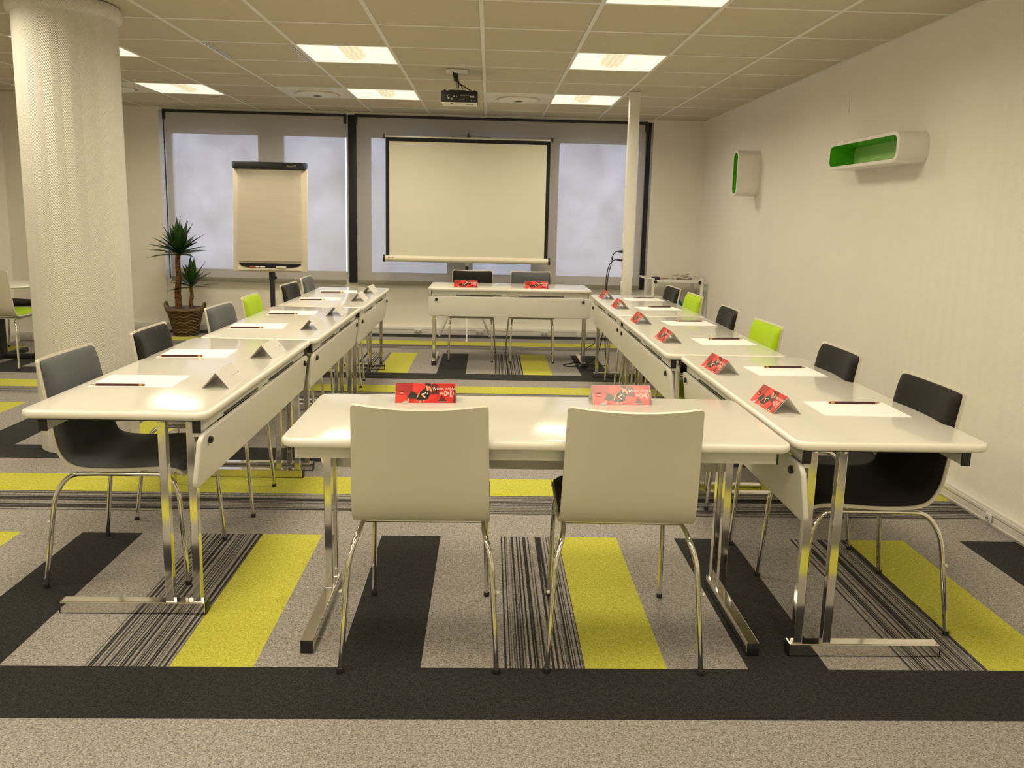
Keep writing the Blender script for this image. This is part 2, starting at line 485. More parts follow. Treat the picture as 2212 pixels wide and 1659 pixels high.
# ceiling: tiles between a metal grid, holes where the lights sit
GX0, GY0, G = -2.8133, 3.1929, .6088
gx = [GX0 + G * i for i in range(-4, 9)]; gy = [GY0 + G * j for j in range(-13, 8)]
lightcells = {(i, j) for i in (-1, 2, 5) for j in (-12, -9, -6, -3, 0, 3)}
ventcells = {(4, 3), (1, 3), (-2, 3)}
bm = B()
def tquad(x0, x1, y0, y1, z):
    x0 = max(x0, XL); x1 = min(x1, XR); y0 = max(y0, YN); y1 = min(y1, 6.86)
    if x1 - x0 < .01 or y1 - y0 < .01: return
    box(bm, x0, x1, y0, y1, z, z + .02)
for i in range(-4, 9):
    for j in range(-13, 7):
        if (i, j) in lightcells or (i, j) in ventcells: continue
        x0 = GX0 + G * i; y0 = GY0 + G * j
        tquad(x0 + .004, x0 + G - .004, y0 + .004, y0 + G - .004, H + .006)
struct('ceiling', bm, 'tile', smooth=0)
bm = B()
for x in gx:
    if XL < x < XR: box(bm, x - .012, x + .012, YN, 6.86, H, H + .03)
for y in gy:
    if YN < y < 6.86:
        box(bm, XL, XR, y - .012, y + .012, H + .0008, H + .028)
box(bm, XR - .022, XR, YN, YB, H, H + .03); box(bm, XL, XL + .022, YN, 5.87, H, H + .03)
struct('trim_5', bm, 'grid', smooth=0, label='metal grid carrying the ceiling tiles')
bm = B(); box(bm, XL - .1, XR + .1, YN - .1, 7.1, H + .25, H + .30); struct('trim_6', bm, 'wall_plain', smooth=0, label='slab above the suspended ceiling')
# baseboards / cable trunking
def board(name, x0, x1, y0, y1, face):
    bm = B(); box(bm, x0, x1, y0, y1, 0, .082, .004)
    if face == 'x': box(bm, x0 - .004, x0 + .004, y0, y1, .055, .068); box(bm, x0 - .004, x0 + .004, y0, y1, .012, .018)
    if face == 'X': box(bm, x1 - .004, x1 + .004, y0, y1, .055, .068)
    if face == 'y': box(bm, x0, x1, y0 - .004, y0 + .004, .055, .068)
    return struct(name, bm, 'trunk')
board('baseboard_right', 1.998, XR, YN, YB, 'x')
board('baseboard_left', XL, XL + .032, YN, 5.87, 'X')
bm = B()
box(bm, -3.887, 1.458, 6.712, 6.76, 0, .085, .004); box(bm, -3.887, 1.458, 6.708, 6.72, .056, .07)
box(bm, XL + .032, -4.45, 5.84, 5.87, 0, .085, .004)
box(bm, -4.42, -3.885, 6.668, YB, 0, .085, .004)
box(bm, 1.458, 1.998, 6.668, YB, 0, .085, .004)
box(bm, -4.45, -4.42, 5.84, YB, 0, .085, .004)
struct('baseboard_back', bm, 'trunk')
# thin scratches left on the right wall
bm = B()
box(bm, XR - .0006, XR + .001, 3.122, 3.1245, 2.07, 2.15)
struct('trim_7', bm, 'ink', smooth=0, label='thin vertical scratch on the right wall')

# sockets on the trunking
def socket(x, y, z, rz, label):
    t = thing('power_socket', label, 'socket', (x, y, z), rz, 'sockets on the trunking')
    bm = B(); slab(bm, .021, .021, .006, 0, .006, .002)
    for v in bm.verts: v.co = Vector((v.co.x, -v.co.z, v.co.y))
    finish('face_plate', fix_normals(bm), 'white_plastic', t)
    bm = B(); lathe(bm, [(.0155, 0), (.0155, .003), (.013, .004)], seg=20)
    for v in bm.verts: v.co = Vector((v.co.x, -v.co.z - .0055, v.co.y))
    finish('socket_well', fix_normals(bm), 'rail', t)
    bm = B()
    for sx in (-.006, .006):
        lathe(bm, [(.0026, 0), (.0026, .002)], sx, 0, 8)
    for v in bm.verts: v.co = Vector((v.co.x, -v.co.z - .009, v.co.y))
    finish('pin_holes', fix_normals(bm), 'black_plastic', t)
for k, (x, nm) in enumerate(((-1.122, 'leftmost pair of three'), (-.43, 'middle pair of three'), (.303, 'rightmost pair of three'))):
    for q, sd in ((0, 'left'), (1, 'right')):
        socket(x + q * .043, 6.708, .041, 0, '%s white socket of its pair on the window wall, %s' % (sd, nm))
socket(1.994, 1.184, .038, -PI / 2, 'white power socket low on the right wall beside the nearest black chair')
socket(XL + .036, 5.56, .042, PI / 2, 'white power socket at the far left edge, low on the left wall')
t = thing('junction_box', 'small white junction box on the trunking below the right end of the head table', 'junction box', (.726, 6.708, .045))
bm = B(); box(bm, -.032, .032, -.03, 0, -.04, .042, .004); finish('cover', bm, 'white_plastic', t)
bm = B(); tube(bm, round_path([(-.005, -.02, .042), (-.005, -.02, .07), (.02, -.015, .07), (.02, -.01, .042)], .012), .003, 6); finish('cable_loop', bm, 'white_plastic', t)

# ------------------------------------------------------------------ ceiling fittings
LROW = {0: 'second row from the windows', 3: 'row nearest the windows', -3: 'third row from the windows', -6: 'row above the camera', -9: 'row behind the camera', -12: 'rearmost row'}
LCOL = {-1: 'left by the pillar', 2: 'middle', 5: 'right'}
def make_light():
    t = thing('ceiling_light', '', 'ceiling light', (0, 0, H), 0, 'recessed ceiling lights')
    h = G / 2 - .012
    bm = B()
    for (x0, x1, y0, y1) in ((-h, -h + .008, -h, h), (h - .008, h, -h, h), (-h + .008, h - .008, -h, -h + .008), (-h + .008, h - .008, h - .008, h)):
        box(bm, x0, x1, y0, y1, .001, .10)
    box(bm, -h, h, -h, h, .10, .108)
    finish('housing', bm, 'light_reflector', t, 0)
    for s in (-1, 1):                    # two curved trough reflectors
        pts = []
        n = 12
        for k in range(n + 1):
            a = PI * k / n
            pts.append((s * (.19 - .088 * math.cos(a)), .018 + .07 * math.sin(a)))
        bm = B()
        loop = [(x, z) for x, z in pts] + [(x, z + .004) for x, z in reversed(pts)]
        prism(bm, loop, -h + .01, h - .01, 'y'); finish('reflector', fix_normals(bm), 'light_reflector', t)
    bm = B()                             # perforated basket hiding the tubes
    n = 16; R_ = .098
    pts = [(R_ * math.cos(PI + PI * k / n), .085 + .078 * math.sin(PI + PI * k / n)) for k in range(n + 1)]
    prism(bm, pts, -.235, .235, 'y'); finish('lamp_basket', fix_normals(bm), 'light_basket', t)
    for s in (-1, 1):
        bm = B(); box(bm, s * .108 - .006, s * .108 + .006, -.2, .2, .072, .078); finish('light_slot', bm, 'light_slot', t, 0)
    ld = bpy.data.lights.new('lamp', 'AREA'); ld.shape = 'RECTANGLE'; ld.size = .52; ld.size_y = .52
    ld.energy = LAMP_W; ld.color = LAMP_C; ld.spread = math.radians(162)
    lo = bpy.data.objects.new('lamp', ld); C.objects.link(lo); lo.parent = t; lo.location = (0, 0, -.001)
    return t
LAMP_W = 13.; LAMP_C = (1., .86, .62)
proto = make_light(); used = False
for i in (-1, 2, 5):
    for j in (3, 0, -3, -6, -9, -12):
        o = copy_tree(proto) if used else proto; used = True
        o.location = (GX0 + G * (i + .5), GY0 + G * (j + .5), H)
        o['label'] = 'square recessed ceiling light, %s one in the %s' % (LCOL[i], LROW[j])
def make_vent():
    t = thing('air_diffuser', '', 'air vent', (0, 0, H), 0, 'round air diffusers')
    h = G / 2 - .013
    bm = B()
    outer = rrect(h, h, .002, 7); inner = [(.215 * math.cos(math.atan2(y, x)), .215 * math.sin(math.atan2(y, x))) for x, y in outer]
    loft(bm, [[(x, y, .001) for x, y in outer], [(x, y, .001) for x, y in inner], [(x, y, .06) for x, y in inner]], False, False)
    finish('ceiling_plate', bm, 'grid', t)
    bm = B(); lathe(bm, [(.213, .06), (.213, .058)], seg=40); finish('duct', bm, 'dark_metal', t)
    for (a, b, z) in ((.205, .235, -.008),):
        bm = B(); lathe(bm, [(a, .03), (a + .004, z), (b - .006, z), (b, .0005), (a + .014, .0005)], seg=48, cap0=False, cap1=False); finish('outer_ring', fix_normals(bm), 'grid', t)
    bm = B(); lathe(bm, [(.178, -.002), (.182, -.016), (.165, -.024), (.05, -.028), (.045, -.02), (.0, -.02)][:5], seg=40, cap0=True, cap1=True); finish('centre_disc', fix_normals(bm), 'white_plastic', t)
    bm = B(); lathe(bm, [(.035, -.028), (.03, -.031)], seg=20); finish('hub', fix_normals(bm), 'dark_metal', t)
    bm = B()
    for k in range(3):
        a = k * 2 * PI / 3 + .3; tube(bm, [(.17 * math.cos(a), .17 * math.sin(a), 0), (.22 * math.cos(a), .22 * math.sin(a), .02)], .006, 6)
    finish('bracket', bm, 'rail', t)
    return t
vp = make_vent(); first = True
for (i, j), lb in (((4, 3), 'round white air diffuser in the ceiling to the right of the projector'), ((1, 3), 'round white air diffuser in the ceiling above the flip chart'), ((-2, 3), 'round white air diffuser beside the pillar, partly hidden by it')):
    o = vp if first else copy_tree(vp); first = False
    o.location = (GX0 + G * (i + .5), GY0 + G * (j + .5), H); o['label'] = lb
# slotted air outlets along one tile
for x, lb in ((GX0 + G + .03, 'slotted metal air strip in the ceiling nearest the pillar'), (GX0 + 2 * G - .03, 'slotted metal air strip in the ceiling beside the middle light')):
    t = thing('air_slot', lb, 'air vent', (x, GY0 + G / 2, H), 0, 'slotted air strips')
    bm = B(); box(bm, -.018, .018, -.29, .29, -.003, .006)
    finish('slot_frame', bm, 'rail', t)
    for q in (-.008, .008):
        bm = B(); box(bm, q - .002, q + .002, -.285, .285, -.0042, -.002); finish('slot', bm, 'dark_metal', t)

# ------------------------------------------------------------------ furniture: tables
def make_table(L, label, loc, rz, group='folding conference tables'):
    """local x = length, -y = sitter's side, +y = side with the hanging panel"""
    W = .60; t = thing('conference_table', label, 'table', loc, rz, group)
    bm = B(); slab(bm, L / 2, W / 2, .045, TZ - .028, TZ, .012, n=7)
    bm.faces.ensure_lookup_table()
    for f in bm.faces:
        f.material_index = 0 if f.normal.z > .9 or f.calc_center_median().z > TZ - .0005 else 1
    finish('tabletop', bm, ['top', 'edge'], t)
    for y in (-.235, .255):
        bm = B(); box(bm, -L / 2 + .03, L / 2 - .03, y - .012, y + .012, TZ - .028 - .045, TZ - .028, .002)
        r = finish('apron_rail', bm, 'rail', t)
        for s in (-1, 1):
            bm = B(); box(bm, s * (L / 2 - .03) - .003, s * (L / 2 - .03) + .003, y - .0135, y + .0135, TZ - .0745, TZ - .028, .001)
            finish('end_cap', bm, 'black_plastic', r)
    xl = L / 2 - .052
    for s in (-1, 1):
        x = s * xl
        bm = B()
        box(bm, x - .014, x + .014, -.232, .26, TZ - .039, TZ - .029, .001); finish('crossbar', bm, 'dark_metal', t)
        for y in (.138, .230):
            bm = B(); box(bm, x - .0135, x + .0135, y - .0135, y + .0135, .042, TZ - .037, .002)
            lathe(bm, [(.018, TZ - .043), (.018, TZ - .038)], x, y, 12)
            finish('leg', bm, 'chrome', t, 0)
        bm = B(); box(bm, x - .02, x + .02, -.225, .257, .003, .043, .003)
        f = finish('foot_bar', bm, 'chrome', t)
        for y0, y1 in ((-.228, -.2235), (.2555, .260)):
            bm = B(); box(bm, x - .0195, x + .0195, y0, y1, .0, .0425, .002); finish('end_cap', bm, 'black_plastic', f)
    # hanging panel, tilted a little towards the legs
    bm = B()
    slab(bm, L / 2 - .004, .0925, .03, -.009, .009, .006, n=6)
    tilt = math.radians(8)
    for v in bm.verts:
        x, yy, zz = v.co
        v.co = Vector((x, .274 + zz * math.cos(tilt) - (.0925 - yy) * math.sin(tilt), .632 - (.0925 - yy) * math.cos(tilt)))
    pn = finish('modesty_panel', fix_normals(bm), 'panel', t)
    for s in (-1, 1):
        bm = B(); lathe(bm, [(.013, 0), (.013, .006), (.010, .009)], seg=16)
        for v in bm.verts: v.co = Vector((s * (L / 2 - .075) + v.co.x, .280 + v.co.z, .600 + v.co.y))
        finish('round_knob', fix_normals(bm), 'black_plastic', pn)
        bm = B()
        x = s * (L / 2 - .045)
        tube(bm, round_path([(x, .245, .64), (x, .262, .615), (x, .247, .585), (x, .247, .50)], .012, 3), .0035, 6)
        box(bm, x - .012, x + .012, .243, .262, .62, .637); box(bm, x - .008, x + .008, .247, .258, .56, .60)
        finish('hinge', bm, 'rail', t)
    bm = B()
    box(bm, -L * .33, -.08, .262, .268, .638, .646); box(bm, .08, L * .33, .262, .268, .638, .646)
    finish('hinge_gap', bm, 'black_plastic', t)
    return t
# left row: sitter's side is -X, panel faces +X
for (y0, y1, xc, lb) in ((.280, 1.795, -1.508, 'nearest white table of the left row, one end towards the camera'), (1.810, 3.215, -1.483, 'middle white table of the left row'), (3.230, 4.70, -1.470, 'farthest white table of the left row, next to the windows')):
    make_table(y1 - y0, lb, (xc, (y0 + y1) / 2, 0), -PI / 2)
for (y0, y1, xc, lb) in ((.040, 1.535, .910, 'nearest white table of the right row, its end at the foreground table'), (1.550, 3.035, .850, 'middle white table of the right row'), (3.050, 4.50, .850, 'farthest white table of the right row, by the square post')):
    make_table(y1 - y0, lb, (xc, (y0 + y1) / 2, 0), PI / 2)
make_table(1.50, 'foreground white table crosswise, with two chair backs before it', (-.160, .302, 0), 0)
make_table(1.46, 'white head table crosswise in front of the projection screen', (-.122, 5.12, 0), PI)

# ------------------------------------------------------------------ furniture: chairs (local +y = facing)
PROF = [(-.283, .812), (-.266, .74), (-.248, .66), (-.231, .58), (-.210, .505), (-.178, .456), (-.130, .432), (-.070, .425), (.02, .425), (.11, .431), (.18, .434), (.225, .425), (.245, .408)]
def chair_profile(n=4):
    return smooth_path([(0, y, z) for y, z in PROF], n)
PP = chair_profile()
LEN = [0]
for a, b in zip(PP, PP[1:]): LEN.append(LEN[-1] + (b - a).length)
LT = LEN[-1]
def prof_at(s):
    s = max(0, min(LT, s))
    for i in range(len(LEN) - 1):
        if s <= LEN[i + 1] + 1e-9:
            t = (s - LEN[i]) / max(1e-9, LEN[i + 1] - LEN[i])
            p = PP[i].lerp(PP[i + 1], t); d = (PP[min(i + 2, len(PP) - 1)] - PP[max(0, i - 1)]).normalized()
            break
    nrm = Vector((0, -d.z, d.y))                  # towards the sitter
    return p, nrm
def half_w(s):
    top, bot = .195, .205
    w = top + (bot - top) * min(1, s / .42)
    r = .013
    for e in (s, LT - s):
        if e < r: w -= r - math.sqrt(max(0, r * r - (r - e) ** 2))
    return w
def curve_c(s):
    k = max(0, 1 - s / .40)
    return .034 * k ** .8
def shell_grid(bm, s0, s1, ns, nu, inset, off0, off1):
    """closed sheet between offsets off0 (back) and off1(u, v) (front)"""
    F, K = [], []
    ends = [0, .0004, .0016, .0036, .0064, .0095, .013, .018, .025, .034]
    SS = [s0 + e for e in ends] + [s0 + .044 + (s1 - s0 - .088) * i / ns for i in range(ns + 1)] + [s1 - e for e in reversed(ends)]
    ns = len(SS) - 1
    for i in range(ns + 1):
        s = SS[i]; q = (s - s0) / (s1 - s0)
        p, nr = prof_at(s); w = half_w(s) - inset
        if inset:
            r = .016; e = min(s - s0, s1 - s)
            if e < r: w -= r - math.sqrt(max(0, r * r - (r - e) ** 2))
        rf, rk = [], []
        for k in range(nu + 1):
            u = -1 + 2 * k / nu
            x = u * w
            c = curve_c(s) * (x / .195) ** 2
            base = p + nr * c
            rk.append(bm.verts.new(Vector((x, 0, 0)) + base + nr * off0))
            rf.append(bm.verts.new(Vector((x, 0, 0)) + base + nr * off1(u, q)))
        F.append(rf); K.append(rk)
    for i in range(ns):
        for k in range(nu):
            bm.faces.new((F[i][k], F[i][k + 1], F[i + 1][k + 1], F[i + 1][k]))
            bm.faces.new((K[i][k], K[i + 1][k], K[i + 1][k + 1], K[i][k + 1]))
        bm.faces.new((F[i][0], F[i + 1][0], K[i + 1][0], K[i][0])); bm.faces.new((F[i][nu], K[i][nu], K[i + 1][nu], F[i + 1][nu]))
    for k in range(nu):
        bm.faces.new((F[0][k], K[0][k], K[0][k + 1], F[0][k + 1])); bm.faces.new((F[ns][k], F[ns][k + 1], K[ns][k + 1], K[ns][k]))
    return fix_normals(bm)
def pad_off(u, q):
    a = (1 - abs(u) ** 7) ** .6
    e = min(q, 1 - q) / .07
    b = math.sqrt(max(0, 1 - (1 - min(1, e)) ** 2))
    back = 1. if q < .45 else .8
    return .0115 + .034 * back * (.25 + .75 * a) * b
def make_chair(padmat):
    t = thing('side_chair', '', 'chair', (0, 0, 0), 0)
    finish('shell', shell_grid(B(), 0, LT, 40, 14, 0., 0., lambda u, q: .011), 'shell', t, 50)
    finish('upholstered_pad', shell_grid(B(), .009, LT - .012, 40, 20, .007, .0105, pad_off), padmat, t, 60)
    for s in (-1, 1):
        rear = round_path([(s * .185, -.06, .411), (s * .188, -.165, .409), (s * .212, -.205, .34), (s * .2325, -.247, .006)], [.05, .06], 6)
        front = round_path([(s * .185, .06, .411), (s * .185, .185, .412), (s * .193, .222, .35), (s * .201, .245, .006)], [.05, .06], 6)
        for path in (rear, front):
            bm = B(); tube(bm, path, .0085, 10)
            lg = finish('leg', bm, 'chrome', t, 60)
            p = path[-1]; bm = B(); lathe(bm, [(.0105, 0.), (.0105, .012), (.0088, .016)], p.x, p.y, 10); finish('foot_glide', bm, 'black_plastic', lg)
        bm = B(); q = rear[-1].lerp(rear[-2], .86); lathe(bm, [(.006, 0), (.006, .006), (.003, .009)], seg=8)
        for v in bm.verts: v.co = Vector((s * (.2295 + v.co.z), -.222 + v.co.x, .245 + v.co.y))
        finish('stacking_buffer', fix_normals(bm), 'rail', t)
    bm = B()
    for s in (-1, 1): tube(bm, [(s * .185, -.075, .411), (s * .185, .075, .411)], .0085, 10)
    for y in (-.07, .08): tube(bm, [(-.185, y, .408), (.185, y, .408)], .007, 8)
    box(bm, -.12, .12, -.05, .06, .411, .423)
    finish('seat_frame', bm, 'chrome', t, 60)
    return t
chair = {k: make_chair('pad_' + k) for k in ('black', 'grey', 'green')}
cused = set()
def place_chair(col, x, y, rz, label, group):
    if col in cused: o = copy_tree(chair[col])
    else: o = chair[col]; cused.add(col)
    o.location = (x, y, 0); o.rotation_euler = (0, 0, rz); tag(o, label, 'chair', group)
    return o
G1 = 'chairs along the left table row'; G2 = 'chairs along the right table row'
for col, y, lb, dr in (('grey', .735, 'grey padded chair nearest the camera on the left row', 0), ('black', 1.385, 'black padded chair by the pillar, second along the left row', 2), ('grey', 2.27, 'grey padded chair in front of the plant basket on the left row', -2), ('green', 2.83, 'lime green padded chair, the only green one on the left row', 3), ('black', 3.70, 'black padded chair beyond the lime green one on the left row', -3), ('grey', 4.33, 'grey padded chair farthest along the left row', 2)):
    xb = {.735: -1.895, 1.385: -1.86, 2.27: -1.85, 2.83: -1.835, 3.70: -1.815, 4.33: -1.825}[y]
    place_chair(col, xb + .262, y, -PI / 2 + math.radians(dr), lb, G1)
for col, y, xb, lb, dr in (('black', .445, 1.252, 'black padded chair nearest the camera on the right row, before the wall', 0), ('black', 1.140, 1.236, 'black padded chair second from the camera on the right row', -1), ('green', 1.955, 1.205, 'nearer of the two lime green chairs on the right row', 2), ('black', 2.652, 1.203, 'black padded chair between the two lime green chairs on the right row', -2), ('green', 3.466, 1.195, 'farther of the two lime green chairs on the right row', 1), ('black', 4.072, 1.180, 'black padded chair farthest on the right row, next to the trolley', 2)):
    place_chair(col, xb - .262, y, PI / 2 + math.radians(dr), lb, G2)
place_chair('black', -.4735, 5.302, PI, 'black padded chair behind the head table, left of the pair', 'chairs behind the head table')
place_chair('grey', .095, 5.310, PI, 'grey padded chair behind the head table, right of the pair', 'chairs behind the head table')
place_chair('black', -.5035, .220, 0, 'white backed chair in the foreground seen from behind, left one of two', 'foreground chairs seen from behind')
place_chair('black', .1175, .222, math.radians(-1.2), 'white backed chair in the foreground seen from behind, right one of two', 'foreground chairs seen from behind')
place_chair('green', -4.42, 4.57, math.radians(4), 'green seated chair at the left picture edge, left of the pillar', 'chairs at the round table')
place_chair('black', -4.62, 5.30, PI / 2 + .2, 'black seated chair behind the green one, half hidden by the pillar', 'chairs at the round table')
# round table at the left edge
t = thing('round_table', 'white round table cut off at the left picture edge', 'table', (-4.60, 4.86, 0))
bm = B(); lathe(bm, [(.325, .638), (.34, .642), (.344, .650), (.34, .658), (.33, .662)], seg=48); finish('tabletop', bm, 'white_gloss', t, 50)
bm = B(); lathe(bm, [(.12, .63), (.12, .638)], seg=20); lathe(bm, [(.03, .04), (.03, .63)], seg=16); finish('column', bm, 'dark_metal', t)
bm = B(); box(bm, -.34, .34, -.025, .025, 0, .045, .006); box(bm, -.025, .025, -.34, .34, 0, .045, .006); finish('cross_foot', bm, 'black_plastic', t)
for v in t.children[-1].data.vertices:
    x, y = v.co.x, v.co.y; a = math.radians(-38); v.co.x, v.co.y = x * math.cos(a) - y * math.sin(a), x * math.sin(a) + y * math.cos(a)

# ------------------------------------------------------------------ paper, pencils, name cards
def make_sheet():
    bm = B(); box(bm, -.1485, .1485, -.105, .105, 0, .0012)
    return finish('paper_sheet', bm, 'sheet', None, 0)
def make_pencil():
    """tip towards -x"""
    t = thing('pencil', '', 'pencil', (0, 0, 0), 0, 'pencils on the tables')
    def hexa(name, x0, x1, r0, r1, mat, seg=6):
        bm = B(); R = []
        tube(bm, [(x0, 0, .0041), (x1, 0, .0041)], lambda q: r0 + (r1 - r0) * q, seg); finish(name, bm, mat, t, 20)
    hexa('barrel', -.075, .077, .0042, .0042, 'pencil')
    hexa('sharpened_wood', -.090, -.075, .0012, .0041, 'pencil_wood', 12)
    hexa('lead', -.095, -.090, .0003, .0012, 'lead', 8)
    hexa('ferrule', .077, .089, .0042, .0042, 'brass', 12)
    hexa('eraser', .089, .096, .0038, .0034, 'eraser', 12)
    return t
CW, CD, CH = .210, .100, .060       # card length, base depth, height
SL = math.hypot(CD / 2, CH)
def card_map(side, lift):
    """(u along length, v up the slope) on the slanted face"""
    ny, nz = side * CH / SL, (CD / 2) / SL
    def f(u, v):
        k = v / SL
        if side < 0: x = u - CW / 2
        else: x = CW / 2 - u
        return (x, side * (CD / 2) * (1 - k) + ny * lift, CH * k + nz * lift)
    return f
def poly(bm, pts, f, mi):
    try:
        fc = bm.faces.new([bm.verts.new(f(u * CW, v * SL)) for u, v in pts]); fc.material_index = mi
    except ValueError: pass
def make_card():
    t = thing('name_card', '', 'name card', (0, 0, 0), 0, 'folded name cards')
    bm = B()
    th = .0006
    sec = [(-CD / 2, 0), (0, CH), (CD / 2, 0), (CD / 2 - .0012, 0), (0, CH - .0016), (-CD / 2 + .0012, 0)]
    prism(bm, [(y, z) for y, z in sec], -CW / 2, CW / 2, 'x'); finish('folded_card', fix_normals(bm), 'paper', t, 0)
    # printed side: red room, reclining person in black, white lettering
    mats = ['red', 'red_light', 'red_mid', 'red_dark', 'print_black', 'print_skin', 'print_hair', 'print_pink', 'print_white']
    L = [card_map(-1, .0003 * (k + 1)) for k in range(5)]
    bm = B()
    poly(bm, [(.004, .01), (.996, .01), (.996, .99), (.004, .99)], L[0], 0)
    poly(bm, [(.0, .62), (.0, .99), (.28, .99), (.28, .56), (.1, .5)], L[1], 2)
    poly(bm, [(.29, .55), (.30, .98), (.56, .98), (.58, .40)], L[1], 1)
    poly(bm, [(.58, .45), (.60, .95), (.66, .98), (.72, .80), (.72, .42)], L[1], 3)
    poly(bm, [(.02, .02), (.02, .42), (.14, .48), (.2, .30), (.16, .02)], L[1], 1)
    poly(bm, [(.26, .02), (.36, .20), (.44, .02)], L[1], 1)
    poly(bm, [(.50, .02), (.72, .36), (.58, .38), (.48, .12)], L[1], 1)
    poly(bm, [(.93, .98), (.995, .70), (.995, .02), (.95, .02), (.97, .5)], L[1], 3)
    poly(bm, [(.70, .05), (.76, .40), (.85, .10), (.84, .05)], L[2], 3)
    # person
    poly(bm, [(.20, .30), (.26, .58), (.31, .56), (.37, .40), (.34, .24), (.24, .20)], L[2], 4)      # knee and shin
    poly(bm, [(.33, .22), (.42, .52), (.50, .45), (.50, .14), (.40, .12)], L[2], 4)                  # hips
    poly(bm, [(.40, .50), (.50, .80), (.57, .62), (.58, .50), (.54, .20), (.48, .16)], L[2], 4)      # torso
    poly(bm, [(.48, .90), (.50, .99), (.57, .98), (.59, .86), (.55, .82)], L[3], 4)                  # hat
    poly(bm, [(.50, .88), (.51, .70), (.535, .68), (.555, .84)], L[3], 5)                            # face
    poly(bm, [(.555, .86), (.60, .64), (.60, .55), (.57, .62), (.545, .84)], L[3], 6)                # hair
    poly(bm, [(.51, .70), (.52, .60), (.55, .64), (.545, .72)], L[3], 5)                             # neck
    poly(bm, [(.345, .22), (.385, .50), (.40, .50), (.365, .24)], L[3], 5)                           # arm
    poly(bm, [(.42, .46), (.44, .36), (.49, .22), (.50, .30), (.45, .46)], L[3], 5)
    poly(bm, [(.20, .12), (.21, .22), (.235, .22), (.235, .10)], L[3], 5)
    poly(bm, [(.12, .02), (.17, .14), (.22, .12), (.235, .04)], L[3], 7)
    poly(bm, [(.115, .012), (.14, .055), (.235, .06), (.22, .02)], L[4], 8)
    poly(bm, [(.43, .40), (.51, .50), (.505, .53), (.44, .45)], L[4], 8)
    poly(bm, [(.52, .47), (.525, .51), (.54, .475)], L[4], 8)
    poly(bm, [(.39, .02), (.395, .12), (.43, .12), (.43, .02)], L[3], 5)
    poly(bm, [(.46, .06), (.465, .16), (.49, .16), (.485, .05)], L[3], 7)
    poly(bm, [(.065, .40), (.065, .60), (.145, .60), (.145, .40)], L[1], 0)
    f4 = L[4]
    def tx(s, size, u0, v0, sx=1., sy=1.):
        return text_bm(bm, s, size, lambda a, b: f4(u0 * CW + a, v0 * SL + b), 8, sx, sy)
    w = tx('W', .0150, .612, .625, .8, 1.3)
    tx('ORK WORK', .0125, .612 + w / CW + .004, .66, 1., .95)
    w0 = tx('W', .015, .725, .41, .95, 1.)
    w1 = tx('O', .017, .725 + w0 / CW + .001, .34, .8, 1.75)
    w2 = tx('R', .015, .725 + (w0 + w1) / CW + .006, .41, .9, 1.)
    w3 = tx('K', .017, .725 + (w0 + w1 + w2) / CW + .010, .29, .9, 2.3)
    tx('!', .016, .725 + (w0 + w1 + w2 + w3) / CW + .016, .41, 1., 1.)
    poly(bm, [(.708, .052), (.708, .072), (.862, .072), (.862, .052)], f4, 8)
    poly(bm, [(.075, .455), (.075, .52), (.137, .52), (.137, .455)], f4, 7)
    finish('printed_front', bm, mats, t, 0)
    # plain side with a small mark and a faint line
    bm = B(); f = card_map(1, .0004)
    poly(bm, [(.48, .44), (.48, .47), (.82, .47), (.82, .44)], f, 1)
    poly(bm, [(.855, .42), (.855, .50), (.875, .50), (.875, .42)], f, 0); poly(bm, [(.885, .42), (.885, .48), (.905, .48), (.905, .42)], f, 0)
    finish('name_line', bm, ['ink', 'ink_faint'], t, 0)
    return t
sheet0, pencil0, card0 = make_sheet(), make_pencil(), make_card()
cnt = {'s': 0, 'p': 0, 'c': 0}
def put(kind, proto, x, y, z, rz, label, cat, group):
    o = proto if cnt[kind] == 0 else (copy_tree(proto)); cnt[kind] += 1
    o.location = (x, y, z); o.rotation_euler = (0, 0, rz); tag(o, label, cat, group)
ORD = ('nearest the camera', 'second from the camera', 'third from the camera', 'fourth from the camera', 'fifth from the camera', 'farthest from the camera')
Lp = [(-1.753, .648, -1.565, .662), (-1.753, 1.245, -1.571, 1.263), (-1.744, 2.136, -1.551, 2.162), (-1.702, 2.756, -1.513, 2.785), (-1.70, 3.59, -1.518, 3.625), (-1.667, 4.174, -1.493, 4.21)]
Rp = [(.919, .546, 1.116, .559), (.916, 1.227, 1.115, 1.245), (.891, 2.041, 1.084, 2.064), (.88, 2.774, 1.075, 2.802), (.857, 3.564, 1.05, 3.597), (.866, 4.198, 1.055, 4.235)]
for k, (x0, y0, x1, y1) in enumerate(Lp):
    a = math.atan2(y1 - y0, x1 - x0) - .03
    cx, cy = (x0 + x1) / 2, (y0 + y1) / 2
    put('p', pencil0, cx, cy, TZ + .0012, a, 'dark red pencil on the sheet %s on the left row' % ORD[k], 'pencil', 'pencils on the left row')
    put('s', sheet0, cx + .045, cy + .093, TZ, a + random.uniform(-.02, .02), 'blank white sheet %s on the left row' % ORD[k], 'paper', 'paper sheets on the left row')
for k, (x0, y0, x1, y1) in enumerate(Rp):
    a = math.atan2(y1 - y0, x1 - x0) - .03
    cx, cy = (x0 + x1) / 2, (y0 + y1) / 2
    put('p', pencil0, cx, cy, TZ + .0012, a + PI, 'dark red pencil on the sheet %s on the right row' % ORD[k], 'pencil', 'pencils on the right row')
    put('s', sheet0, cx - .033, cy - .078, TZ, a - .03 + random.uniform(-.02, .02), 'blank white sheet %s on the right row' % ORD[k], 'paper', 'paper sheets on the right row')
